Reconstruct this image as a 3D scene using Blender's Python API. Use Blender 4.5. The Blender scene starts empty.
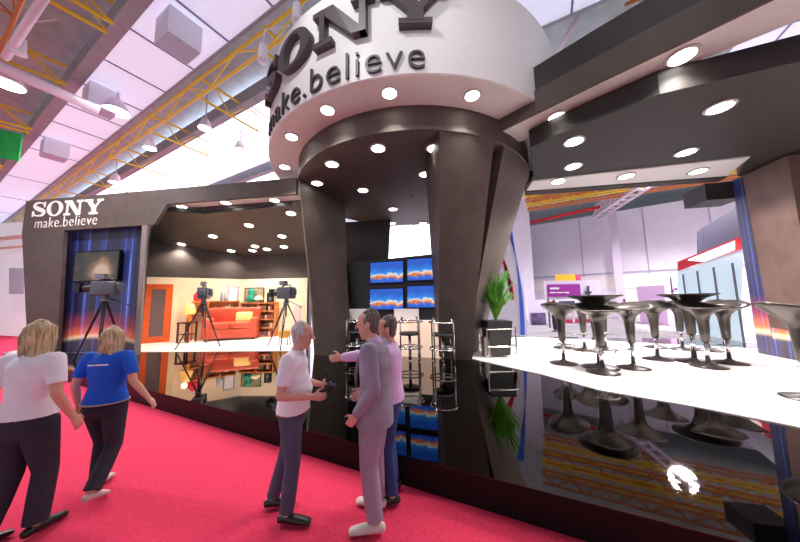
import bpy, bmesh, random
from math import *
from mathutils import Vector, Matrix, Quaternion
random.seed(7)
S = bpy.context.scene
COL = S.collection
V = Vector
P = 0.28            # top of the stand's platform above the carpet

# ------------------------------------------------------------------ camera
F = 272.0
PT, RL = radians(6.1), radians(1.0)
CAM = V((0, 0, 1.85))
_X = V((1, 0, 0)); _U = V((0, -sin(PT), cos(PT))); FW = V((0, cos(PT), sin(PT)))
RT = cos(RL)*_X - sin(RL)*_U
UP = sin(RL)*_X + cos(RL)*_U
cd = bpy.data.cameras.new('camera'); cd.sensor_width = 36; cd.lens = F/800*36; cd.clip_start = .05; cd.clip_end = 400
cam = bpy.data.objects.new('camera', cd); COL.objects.link(cam)
cam.matrix_world = Matrix(((RT.x, UP.x, -FW.x, CAM.x), (RT.y, UP.y, -FW.y, CAM.y), (RT.z, UP.z, -FW.z, CAM.z), (0, 0, 0, 1)))
S.camera = cam
S.view_settings.view_transform = 'Standard'
S.view_settings.look = 'None'
S.view_settings.gamma = 1
S.view_settings.exposure = 0.08

def ray(px, py): return (px-400)/F*RT + (271-py)/F*UP + FW
def atz(px, py, z=P):
    d = ray(px, py); return CAM + d*((z-CAM.z)/d.z)
def at(px, py, Y):
    d = ray(px, py); return CAM + d*(Y/d.y)
def atpl(px, py, p, n):
    d = ray(px, py); return CAM + d*((V(p)-CAM).dot(n)/d.dot(n))
TCV = V((.42, 8.5, 0))
UA = V((.88, -.475, 0)).normalized()    # along the front of the stand, to the right
NA = V((.475, .88, 0)).normalized()     # into the stand
def uw(u, w, z=0): return UA*u + NA*w + V((0, 0, z))

# ------------------------------------------------------------------ materials
def lin(c): return tuple(((v/255)/12.92 if v/255 <= .04045 else ((v/255+.055)/1.055)**2.4) for v in c)
MATS = {}
def mat(name, c, rough=.5, metal=0, em=0, noise=0, nscale=8, bump=0, spec=.5, ecol=None, trans=0, coat=0):
    if name in MATS: return MATS[name]
    m = bpy.data.materials.new(name); m.use_nodes = True
    nt = m.node_tree; b = nt.nodes['Principled BSDF']
    col = lin(c)+(1,)
    b.inputs['Base Color'].default_value = col
    b.inputs['Roughness'].default_value = rough
    b.inputs['Metallic'].default_value = metal
    b.inputs['Specular IOR Level'].default_value = spec
    b.inputs['Coat Weight'].default_value = coat
    if trans: b.inputs['Transmission Weight'].default_value = trans
    if em:
        b.inputs['Emission Color'].default_value = (lin(ecol)+(1,)) if ecol else col
        b.inputs['Emission Strength'].default_value = em
    if noise or bump:
        tc = nt.nodes.new('ShaderNodeTexCoord'); n = nt.nodes.new('ShaderNodeTexNoise')
        n.inputs['Scale'].default_value = nscale; n.inputs['Detail'].default_value = 4
        nt.links.new(tc.outputs['Object'], n.inputs['Vector'])
        if noise:
            r = nt.nodes.new('ShaderNodeValToRGB')
            r.color_ramp.elements[0].position = .3; r.color_ramp.elements[1].position = .7
            r.color_ramp.elements[0].color = tuple(v*(1-noise) for v in col[:3])+(1,)
            r.color_ramp.elements[1].color = tuple(min(1, v*(1+noise)) for v in col[:3])+(1,)
            nt.links.new(n.outputs['Fac'], r.inputs['Fac']); nt.links.new(r.outputs['Color'], b.inputs['Base Color'])
        if bump:
            bp = nt.nodes.new('ShaderNodeBump'); bp.inputs['Strength'].default_value = bump; bp.inputs['Distance'].default_value = .02
            nt.links.new(n.outputs['Fac'], bp.inputs['Height']); nt.links.new(bp.outputs['Normal'], b.inputs['Normal'])
    MATS[name] = m; return m

def graphic_mat(name, axis, z0, z1, s0, s1, arc=0.0):
    """the printed backdrop: dark blue with thin vertical streaks of light and a sunrise glow along the bottom"""
    m = bpy.data.materials.new(name); m.use_nodes = True
    nt = m.node_tree; N = nt.nodes.new; L = nt.links.new; b = nt.nodes['Principled BSDF']
    b.inputs['Roughness'].default_value = .35
    tc = N('ShaderNodeTexCoord'); sx = N('ShaderNodeSeparateXYZ'); L(tc.outputs['Object'], sx.inputs[0])
    dt = N('ShaderNodeVectorMath'); dt.operation = 'DOT_PRODUCT'; dt.inputs[1].default_value = axis; L(tc.outputs['Object'], dt.inputs[0])
    def mr(src, a, c):
        n = N('ShaderNodeMapRange'); n.inputs[1].default_value = a; n.inputs[2].default_value = c; L(src, n.inputs[0]); return n.outputs[0]
    u = mr(dt.outputs['Value'], s0, s1); v = mr(sx.outputs[2], z0, z1)
    cx = N('ShaderNodeCombineXYZ')
    mu = N('ShaderNodeMath'); mu.operation = 'MULTIPLY'; mu.inputs[1].default_value = 22; L(u, mu.inputs[0]); L(mu.outputs[0], cx.inputs[0])
    mv = N('ShaderNodeMath'); mv.operation = 'MULTIPLY'; mv.inputs[1].default_value = .5; L(v, mv.inputs[0]); L(mv.outputs[0], cx.inputs[1])
    ns = N('ShaderNodeTexNoise'); ns.inputs['Scale'].default_value = 1; ns.inputs['Detail'].default_value = 5; L(cx.outputs[0], ns.inputs['Vector'])
    rp = N('ShaderNodeValToRGB'); L(ns.outputs['Fac'], rp.inputs['Fac'])
    e = rp.color_ramp.elements; e[0].position = .4; e[0].color = lin((22, 22, 40))+(1,); e[1].position = .78; e[1].color = lin((170, 190, 250))+(1,)
    k = e.new(.55); k.color = lin((34, 40, 92))+(1,); k = e.new(.66); k.color = lin((60, 92, 190))+(1,)
    # sunrise: an arc whose centre stands higher
    uu = N('ShaderNodeMath'); uu.operation = 'SUBTRACT'; uu.inputs[1].default_value = .55; L(u, uu.inputs[0])
    sq = N('ShaderNodeMath'); sq.operation = 'MULTIPLY'; L(uu.outputs[0], sq.inputs[0]); L(uu.outputs[0], sq.inputs[1])
    ar = N('ShaderNodeMath'); ar.operation = 'MULTIPLY'; ar.inputs[1].default_value = arc; L(sq.outputs[0], ar.inputs[0])
    vv = N('ShaderNodeMath'); vv.operation = 'ADD'; L(v, vv.inputs[0]); L(ar.outputs[0], vv.inputs[1])
    r2 = N('ShaderNodeValToRGB'); L(vv.outputs[0], r2.inputs['Fac'])
    e = r2.color_ramp.elements; e[0].position = .0; e[0].color = lin((60, 52, 50))+(1,); e[1].position = 1; e[1].color = (0, 0, 0, 1)
    for p_, c_ in ((.10, (74, 66, 62)), (.125, (250, 225, 170)), (.15, (235, 120, 40)), (.22, (140, 48, 30)), (.33, (16, 8, 16))):
        k = e.new(p_); k.color = lin(c_)+(1,)
    mx = N('ShaderNodeMix'); mx.data_type = 'RGBA'; mx.blend_type = 'SCREEN'; mx.inputs['Factor'].default_value = 1
    L(rp.outputs['Color'], mx.inputs['A']); L(r2.outputs['Color'], mx.inputs['B']); L(mx.outputs['Result'], b.inputs['Base Color'])
    return m

PANEL = mat('dark_panel', (78, 66, 61), .62, noise=.14, nscale=3, bump=.12)
SOFF2 = mat('set_soffit', (66, 58, 56), .6, noise=.1, nscale=3)
SOFF = mat('dark_soffit', (41, 35, 34), .6, noise=.1, nscale=3)
WHITE = mat('white_lacquer', (229, 227, 225), .45, noise=.02)
WFLOOR = mat('white_stage', (252, 246, 242), .3, noise=.01)
MIRR = mat('black_glass', (88, 82, 80), .025, metal=1)
BLACKG = mat('black_gloss', (12, 12, 13), .45, spec=.2)
CARP = mat('red_carpet', (212, 58, 90), .95, noise=.1, nscale=30, bump=.5, spec=.1)
LENS = mat('lamp_lens', (255, 252, 244), .3, em=14)
METAL = mat('chrome', (215, 210, 210), .12, metal=1)
DCHR = mat('dark_chrome', (76, 70, 68), .3, metal=.7)
BLK = mat('black_plastic', (24, 24, 26), .4)
GREY = mat('grey_metal', (120, 122, 130), .4, metal=.6)
CREAM = mat('set_wall', (236, 214, 186), .8, noise=.03)
ORNG = mat('orange_wood', (226, 98, 38), .45, noise=.1, nscale=5)
WOOD = mat('amber_wood', (206, 128, 66), .5, noise=.15, nscale=6)
YEL = mat('yellow_steel', (236, 200, 44), .5)
ORG = mat('orange_steel', (205, 120, 50), .5)
ROOF = mat('roof_sheet', (176, 188, 190), .8, noise=.12, nscale=2)
LILAC = mat('hall_wall', (232, 226, 240), .8, noise=.04, nscale=1)
RED = mat('red_panel', (214, 24, 40), .45)

# ------------------------------------------------------------------ mesh helpers
def NB(): return bmesh.new()
def link(name, me, m, parent=None, smooth=False):
    o = bpy.data.objects.new(name, me); COL.objects.link(o)
    for k in (m if isinstance(m, (list, tuple)) else [m]): me.materials.append(k)
    if smooth:
        for p in me.polygons: p.use_smooth = True
    if parent is not None:
        o.parent = parent; o.matrix_parent_inverse = Matrix.Translation(-parent.location) if not parent.get('_local') else Matrix()
    return o
def obj(name, bm, m, parent=None, smooth=False, sharp=False):
    bmesh.ops.recalc_face_normals(bm, faces=bm.faces)
    me = bpy.data.meshes.new(name); bm.to_mesh(me); bm.free()
    o = link(name, me, m, parent, smooth)
    if sharp:
        for p in me.polygons: p.use_smooth = True
        try: me.set_sharp_from_angle(angle=radians(35))
        except Exception: pass
    return o
def tag(o, label=None, cat=None, group=None, kind=None):
    if label: o['label'] = label
    if cat: o['category'] = cat
    if group: o['group'] = group
    if kind: o['kind'] = kind
    return o
def thing(name, loc, label, cat, group=None, local=False, kind=None):
    o = bpy.data.objects.new(name, None); COL.objects.link(o); o.location = loc; o.empty_display_size = .1
    if local: o['_local'] = 1
    return tag(o, label, cat, group, kind)
def struct(name, bm, m, parent=None, label=None):
    o = obj(name, bm, m, parent)
    if parent is None: o['kind'] = 'structure'; o['label'] = label or name.replace('_', ' '); o['category'] = name.split('_')[0]
    return o
def dup(root, loc, rz, label, group=None):
    r = root.copy(); COL.objects.link(r); r.location = loc; r.rotation_euler = (0, 0, rz); r['label'] = label
    if group: r['group'] = group
    for ch in list(root.children):
        c = ch.copy(); COL.objects.link(c); c.parent = r
        for g in ch.children:
            d = g.copy(); COL.objects.link(d); d.parent = c
    return r
def prism(bm, poly, d):
    """a polygon of 3D points, thickened by the vector d"""
    d = V(d); a = [bm.verts.new(V(p)) for p in poly]; b = [bm.verts.new(V(p)+d) for p in poly]
    bm.faces.new(a); bm.faces.new(b[::-1]); n = len(a)
    for i in range(n): bm.faces.new((a[i], a[(i+1) % n], b[(i+1) % n], b[i]))
def slab(bm, poly, z0, z1): prism(bm, [(p[0], p[1], z0) for p in poly], (0, 0, z1-z0))
def loft(bm, rings, cap=True, close=True):
    R = [[bm.verts.new(V(p)) for p in r] for r in rings]; n = len(R[0])
    for a, b in zip(R, R[1:]):
        for i in range(n if close else n-1):
            bm.faces.new((a[i], a[(i+1) % n], b[(i+1) % n], b[i]))
    if cap: bm.faces.new(R[0][::-1]); bm.faces.new(R[-1])
def box(bm, c, s, rz=0, M=None):
    c = V(c); M = M or Matrix.Rotation(rz, 3, 'Z')
    q = lambda x, y, z: c + M @ V((x*s[0]/2, y*s[1]/2, z*s[2]/2))
    prism(bm, [q(-1, -1, -1), q(1, -1, -1), q(1, 1, -1), q(-1, 1, -1)], M @ V((0, 0, s[2])))
def rbox(bm, c, s, r=.03, rz=0, seg=3):
    """a box with rounded edges"""
    t = bmesh.new(); box(t, (0, 0, 0), s)
    bmesh.ops.recalc_face_normals(t, faces=t.faces)
    bmesh.ops.bevel(t, geom=list(t.edges), offset=r, segments=seg, profile=.5, affect='EDGES')
    M = Matrix.Translation(V(c)) @ Matrix.Rotation(rz, 4, 'Z')
    mp = {v: bm.verts.new(M @ v.co) for v in t.verts}
    for f in t.faces: bm.faces.new([mp[v] for v in f.verts])
    t.free()
def tube(bm, pts, r, n=8):
    pts = [V(p) for p in pts]; rs = r if isinstance(r, (list, tuple)) else [r]*len(pts); rings = []
    a = None
    for i, p in enumerate(pts):
        t = (pts[min(i+1, len(pts)-1)]-pts[max(i-1, 0)]).normalized()
        if a is None: a = t.orthogonal().normalized()
        a = (a - t*a.dot(t)); a = a.normalized() if a.length > 1e-6 else t.orthogonal().normalized()
        b = t.cross(a)
        rings.append([p + (a*cos(2*pi*k/n)+b*sin(2*pi*k/n))*rs[i] for k in range(n)])
    loft(bm, rings)
def lathe(bm, prof, c=(0, 0, 0), n=32, M=None):
    c = V(c); rings = []
    for r, z in prof:
        q = [V((r*cos(2*pi*k/n), r*sin(2*pi*k/n), z)) for k in range(n)]
        rings.append([c + ((M @ p) if M else p) for p in q])
    loft(bm, rings)
def ball(bm, c, r, n=14, m=8, M=None):
    rx, ry, rz = r if isinstance(r, (tuple, list)) else (r, r, r); c = V(c); rings = []
    for i in range(m+1):
        t = -pi/2 + pi*i/m; k = max(cos(t), .02)
        q = [V((rx*k*cos(2*pi*j/n), ry*k*sin(2*pi*j/n), rz*sin(t))) for j in range(n)]
        rings.append([c + ((M @ p) if M else p) for p in q])
    loft(bm, rings)
def arcs(c, r, a0, a1, n, z):
    """points of an arc: angle 0 faces the viewer, positive to the right"""
    return [V((c[0]+r*sin(radians(a0+(a1-a0)*k/n)), c[1]-r*cos(radians(a0+(a1-a0)*k/n)), z)) for k in range(n+1)]

# ------------------------------------------------------------------ the hall
bm = NB(); slab(bm, [(-70, -14), (60, -14), (60, 60), (-70, 60)], -.3, -.012); struct('floor', bm, mat('hall_concrete', (176, 170, 174), .7, noise=.08, nscale=1), label='grey concrete floor of the exhibition hall')
bm = NB(); slab(bm, [uw(-40, -1.4), uw(24, -1.4), uw(24, 4.5), uw(5, 4.5), uw(5, 6.5), uw(-13.5, 6.5), uw(-18, 14), uw(-40, 14)], -.012, 0); struct('floor_carpet', bm, CARP, label='red carpet aisle along the stand')
bm = NB(); slab(bm, [uw(-75, -20), uw(45, -20), uw(45, 60), uw(-75, 60)], 10.9, 11.1); struct('ceiling', bm, ROOF, label='grey roof sheeting of the exhibition hall')
# far walls
WA, WB = V((4, 35.5, 0)), V((34, 12.5, 0)); wd = (WB-WA).normalized(); wn = V((wd.y, -wd.x, 0))
bm = NB(); prism(bm, [WA, WB, WB+V((0, 0, 9.4)), WA+V((0, 0, 9.4))], -wn*.3)
wr = struct('wall_right', bm, LILAC, label='pale lilac wall at the far right of the hall')
GREYL = mat('seam_grey', (176, 168, 190), .7)
bm = NB()
for k in (.30, .44, .56, .66, .76, .86):
    p = WA.lerp(WB, k)+wn*.03; box(bm, p+V((0, 0, 5.2)), (.07, .07, 8.2), atan2(wd.y, wd.x))
box(bm, WA.lerp(WB, .5)+wn*.05+V((0, 0, 3.9)), ((WB-WA).length, .1, .12), atan2(wd.y, wd.x))
struct('wall_seam', bm, GREYL, wr)
bm = NB(); box(bm, WA.lerp(WB, .62)+wn*.05+V((0, 0, 3.1)), ((WB-WA).length*.75, .12, 1.1), atan2(wd.y, wd.x)); struct('wall_band', bm, mat('band_white', (246, 236, 236), .7), wr)
pp = at(616, 250, 22.6); pp.z = 0
bm = NB(); box(bm, pp+V((0, 0, 4.5)), (.55, .55, 9), radians(-38)); o = struct('trim_1', bm, mat('pillar_grey', (198, 186, 206), .7), label='slim grey hall pillar on the far right wall')
bm = NB(); prism(bm, [uw(-60, 26), uw(-1, 26), uw(-1, 26, 10.9), uw(-60, 26, 10.9)], NA*.3); struct('wall_back', bm, LILAC, label='pale back wall of the hall behind the stand')
bm = NB(); prism(bm, [uw(-60, -15), uw(-60, 26), uw(-60, 26, 10.9), uw(-60, -15, 10.9)], -UA*.3); struct('wall_left', bm, LILAC, label='pale end wall far down the hall')
# glowing windows added in the back wall for brightness, and the rooflights
GLZ = mat('added_window_glow', (244, 240, 255), .3, em=2.6)
for i, (u0, u1) in enumerate(((-58, -46), (-45, -34), (-33, -23), (-22, -12.3), (-12, -6))):
    bm = NB(); prism(bm, [uw(u0, 25.9, 2.5), uw(u1, 25.9, 2.5), uw(u1, 25.9, 10), uw(u0, 25.9, 10)], -NA*.05); struct('window_%d' % (i+1), bm, GLZ, label='tall glowing window added in the hall back wall')
SKY = mat('rooflight', (220, 220, 242), .6, em=.55)
SKYB = mat('rooflight_haze', (240, 238, 255), .5, em=3.2)  # stronger glow on widened strips, standing in for the white haze
SEAM = mat('rooflight_seam', (150, 140, 165), .7)
UNDER = mat('rooflight_edge', (160, 162, 168), .8, noise=.08, nscale=2)
# rooflight strips: (w0, w1, u0, u1)
for i, (w0, w1, u0, u1, m) in enumerate(((2.62, 4.28, -60, 30, SKY), (6.4, 9.6, -60, -9, SKYB), (6.9, 8.6, -2, 30, SKY), (10.6, 14.2, -60, -4, SKYB), (12.2, 13.6, 6, 30, SKY))):
    bm = NB(); slab(bm, [uw(u0, w0), uw(u1, w0), uw(u1, w1), uw(u0, w1)], 10.0, 10.08); s_ = struct('skylight', bm, m, label='long pale translucent rooflight strip')
    bm = NB()
    u = u0+1
    while u < u1:
        slab(bm, [uw(u, w0), uw(u+.06, w0), uw(u+.06, w1), uw(u, w1)], 9.975, 10.0); u += 2.1 if u > -25 else 6
    struct('glazing_bar', bm, SEAM, s_)
    bm = NB()
    for w in (w0-.34, w1):
        slab(bm, [uw(u0, w), uw(u1, w), uw(u1, w+.34), uw(u0, w+.34)] if w < w0 else [uw(u0, w), uw(u1, w), uw(u1, w+.08), uw(u0, w+.08)], 9.95, 10.5)
    struct('kerb', bm, UNDER, s_)

def truss(a, b, h, m, rad, bays, label, tw=0):
    """a steel lattice: two bottom chords (when tw), one top chord and a zigzag between them"""
    a, b = V(a), V(b); bm = NB(); d = (b-a).normalized(); sd = V((-d.y, d.x, 0))*tw/2
    t = V((0, 0, h))
    for s in ((-1, 1) if tw else (0,)): tube(bm, [a+sd*s, b+sd*s], rad, 6)
    tube(bm, [a+t, b+t], rad, 6)
    for k in range(bays):
        p, q = a.lerp(b, k/bays), a.lerp(b, (k+1)/bays); mm = (p+q)/2
        for s in ((-1, 1) if tw else (0,)):
            tube(bm, [p+sd*s, mm+t, q+sd*s], rad*.6, 5)
        if tw: tube(bm, [p-sd, p+sd], rad*.6, 5)
    o = obj('roof_truss', bm, m); tag(o, label, 'truss', 'steel trusses under the roof', 'structure'); return o
for k, u in enumerate((-3.2, -6.9, -10.6, -14.6, -19, -24, -30)):
    truss(uw(u, 4.5, 9.25), uw(u, 6.9, 9.25), .75, YEL, .045, 2, 'yellow steel cross truss beside the rooflight')
truss(uw(-45, 4.55, 9.2), uw(6, 4.55, 9.2), .7, YEL, .045, 16, 'long yellow lattice truss along the rooflight edge')
for k, u in enumerate((-6.5, -10.2, -14.5, -19.5, -26)):
    truss(uw(u, -3, 9.1), uw(u, 2.2, 9.5), .8, YEL, .05, 3, 'yellow steel truss across the grey roof bay', .5)
truss(uw(-40, .6, 9.3), uw(8, .6, 9.3), .9, ORG, .05, 22, 'orange lattice truss running along the grey roof bay', .5)
for k, w in enumerate((9.3, 10.0, 10.8, 14.5, 15.3, 16.1)):
    truss(uw(2.5, w, 9.7), uw(30, w, 9.7), .5, YEL if k % 2 else ORG, .05, 18, 'yellow steel truss above the right wing')
for k, w in enumerate((19.2, 20.4, 21.6, 22.8, 24)):
    truss(uw(-1, w, 9.0), uw(30, w, 9.0), .6, YEL if k % 2 else ORG, .06, 22, 'orange steel truss near the far right wall', .5)
for u in (4.6, 8.2): truss(uw(u, 8.9, 9.3), uw(u, 12, 9.3), .8, YEL, .05, 3, 'yellow cross truss above the right beam')
a, b = at(597, 218, 23.2), at(657, 178, 15.8)
truss(a, b, 1.1, mat('white_steel', (226, 214, 224), .5), .13, 9, 'white steel box truss meeting the far pillar', .7)
bm = NB(); tube(bm, [at(524, 224, 25.5), at(600, 207, 21.5)], .13, 6); tag(obj('roof_truss', bm, RED), 'thin red steel beam along the top of the far wall', 'beam', None, 'structure')
for k, (c, l) in enumerate((((-8, 1.2), 0), ((-2, 1.2), 0))): pass
# pale service pipes
WPIPE = mat('white_pipe', (226, 208, 222), .5)
bm = NB(); tube(bm, [at(-60, 38, 6.5), at(0, 66, 7.4), at(98, 110, 9.3)], .17, 10); tag(obj('air_duct', bm, WPIPE, None, True), 'white round duct crossing under the grey roof to the rooflight', 'duct')
bm = NB(); tube(bm, [at(46, -6, 5.6), at(5, 58, 7.1)], .09, 8); tag(obj('conduit', bm, WPIPE, None, True), 'slim pale pipe slanting below the top left roof bay', 'pipe')
bm = NB(); tube(bm, [at(552, 62, 8.4), at(590, -6, 6.9)], .07, 8); tag(obj('conduit', bm, WPIPE, None, True), 'slim pale pipe hanging above the right beam beside the drum', 'pipe')
# hanging heater boxes on the rooflight
BOXM = mat('unit_white', (238, 240, 255), .5)
BOXU = mat('unit_louvre', (186, 194, 212), .5)
for (px, py, z, s, lab) in ((179, 36, 9.5, .8, 'large square pale ventilation box hanging below the rooflight'), (101, 101, 9.55, .8, 'middle pale ventilation box hanging below the rooflight'), (55, 150, 9.55, .8, 'farthest pale ventilation box hanging below the rooflight')):
    c = atz(px, py, z)
    t = thing('ventilation_box', c, lab, 'ventilation box', 'ventilation boxes')
    bm = NB(); box(bm, c, (s, s, .8), atan2(UA.y, UA.x)); obj('housing', bm, BOXM, t)
    bm = NB(); box(bm, c-V((0, 0, .41)), (s*.94, s*.94, .03), atan2(UA.y, UA.x)); obj('louvre', bm, BOXU, t)

# flood lamps of the hall, and more added to brighten it
def flood(c, r, lab, power, aim=None, em=20):
    c = V(c); t = thing('high_bay_lamp', c, lab, 'lamp', 'hall lamps')
    bm = NB(); lathe(bm, [(.06, .45), (r*.5, .4), (r*.75, .2), (r, 0), (r*.97, -.02)], c, 20); tube(bm, [c+V((0, 0, .44)), V((c.x, c.y, 10.9))], .025, 6); obj('reflector', bm, WPIPE, t, True)
    bm = NB(); lathe(bm, [(r*.94, -.03), (r*.7, -.05), (.02, -.055)], c, 20); obj('lens', bm, mat('flood_lens', (255, 250, 255), .3, em=em), t, True)
    if power:
        l = bpy.data.lights.new('lamp', 'SPOT'); l.energy = power; l.spot_size = radians(150); l.spot_blend = .6; l.shadow_soft_size = r*1.5; l.color = (1, .94, .98)
        lo = bpy.data.objects.new('lamp', l); COL.objects.link(lo); lo.location = c-V((0, 0, .15))
for px, py, Y, r, lab in ((8, 84, 7.8, .36, 'glaring flood lamp by the white duct at the upper left'), (205, 128, 11, .26, 'blazing hall lamp above the left fascia'), (150, 148, 11.5, .24, 'bright hall lamp near the far end of the rooflight'), (115, 182, 13.5, .26, 'small bright lamp just above the white lettered fascia'), (240, 150, 11.5, .26, 'bright hall lamp close beside the drum')):
    flood(at(px, py, Y), r, lab, 0)
for k, (u, w, p_) in enumerate(((-12, -1, 2200), (-14, 3.4, 2400), (-21, 1, 1800), (6, 22, 9000), (12, 20, 9000), (19, 16, 9000), (-12, 20, 2500))):  # extra lamps added to light the carpet and the far hall
    flood(uw(u, w, 9.2), .4, 'high bay lamp added outside the picture to brighten the hall', p_)
# spotlights hanging near the drum
def hang_spot(px, py, Y, lab):
    c = at(px, py, Y); t = thing('hanging_spotlight', c, lab, 'spotlight', 'spotlights hanging by the drum')
    bm = NB(); lathe(bm, [(.06, .3), (.1, .26), (.12, -.1), (.15, -.2), (.14, -.22)], c, 14); obj('housing', bm, mat('spot_white', (235, 232, 238), .4), t, True)
    bm = NB(); tube(bm, [c+V((0, 0, .28)), c+V((0, .05, .8)), c+V((.6, .3, 1.2))], .02, 6); obj('bracket', bm, WPIPE, t)
hang_spot(263, 54, 6.8, 'white spotlight hanging left of the drum'); hang_spot(297, 14, 6.2, 'white spotlight hanging above the drum lettering'); hang_spot(20, 47, 6.9, 'small white spotlight under the pale pipe at the top left')
for k, (c, aim, p_) in enumerate(((uw(-3.0, .4, 9.3), TCV+V((-1.2, -4, 6.8)), 650), (uw(1.5, -.5, 9.3), TCV+V((2, -3.5, 6.6)), 600), (uw(-9, 0, 9.3), V((-9, 9, 3.5)), 1800))):
    t = thing('hanging_spotlight', c, 'spotlight under the roof above the picture, aimed at the stand', 'spotlight', 'spotlights above the picture')
    bm = NB(); lathe(bm, [(.05, .3), (.13, .26), (.15, -.2), (.14, -.22)], c, 14); tube(bm, [c+V((0, 0, .28)), V((c.x, c.y, 10.9))], .02, 6); obj('housing', bm, MATS['spot_white'], t, True)
    l = bpy.data.lights.new('lamp', 'SPOT'); l.energy = p_; l.spot_size = radians(62); l.spot_blend = .7; l.shadow_soft_size = .12; lo = bpy.data.objects.new('lamp', l); COL.objects.link(lo)
    lo.location = c-V((0, 0, .26)); lo.rotation_mode = 'QUATERNION'; lo.rotation_quaternion = V((0, 0, -1)).rotation_difference((aim-lo.location).normalized())
# green banner and the pale stands on the far left
GRN = mat('green_cloth', (24, 160, 70), .8, noise=.15, nscale=4)
bm = NB(); a = at(-30, 122, 9); b = at(22, 134, 9.2); c = at(18, 161, 9.2); d = at(-30, 152, 9); prism(bm, [a, b, c, d], (0, .04, 0)); tag(obj('hanging_banner', bm, GRN), 'green banner hanging at the left edge below the roof', 'banner')

# ------------------------------------------------------------------ the platform
bm = NB()
plat = [V((-13.95, 9.9)), V((-13.6, 9.5)), V((-5.6, 5.66)), V((1.4, 2.27)), V((4.8, .62)), V((6.2, 2.0)), V((13.5, 6.0)), V((10.5, 10)), V((5.0, 11.4)), V((2, 13.5)), V((-4, 15)), V((-13.6, 12.5))]
slab(bm, plat, .0, P-.004)
struct('floor_platform', bm, BLACKG, label='black platform of the stand above the red carpet')
bm = NB(); slab(bm, plat, P-.004, P); struct('floor_glass', bm, MIRR, label='black mirror glass laid on the stand platform')
def flat(poly, z0, z1, name, m, label):
    bm = NB(); slab(bm, poly, z0, z1); return struct(name, bm, m, label=label)
e = lambda px, py: atz(px, py, P)
left_floor = [V((-13.6, 9.62)), e(140, 352), e(290, 351), V((-3.2, 9.2)), V((-3.0, 13.2)), V((-7.2, 13.2)), V((-13.5, 11.3))]
flat(left_floor, P, P+.015, 'floor_white_left', WFLOOR, 'white stage floor of the living room set')
right_floor = [e(472, 359), e(540, 374), e(600, 390.5), e(700, 408), e(800, 428), V((5.1, 2.6)), V((12.5, 6.3)), e(755, 349), e(530, 337), V((3.0, 10.8))]
flat(right_floor, P, P+.015, 'floor_white_right', WFLOOR, 'white stage floor of the bar area')
ZF = P+.015

# ------------------------------------------------------------------ the tower
TC = V((.42, 8.5, 0)); RD, RN = 4.2, 3.45
ZN, ZD, ZT = 5.2, 5.72, 7.75
tower = thing('display_drum', TC+V((0, 0, ZD)), 'huge white drum with dark raised lettering on top of the tower', 'drum')
bm = NB(); N = 96
lathe(bm, [(.05, ZT-.02), (RD-.06, ZT-.02), (RD-.02, ZT), (RD, ZT-.03), (RD, ZD+.02), (RD-.02, ZD), (RN-.05, ZD), (.05, ZD)], TC, N)
obj('drum_body', bm, WHITE, tower, sharp=True)
bm = NB(); lathe(bm, [(RN-.3, ZD), (RN, ZD-.001), (RN, ZN), (RN-.03, ZN-.015), (.05, ZN-.015), (.05, ZD-.01)], TC, N)
neck = obj('drum_neck', bm, PANEL, tower, sharp=True)

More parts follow.
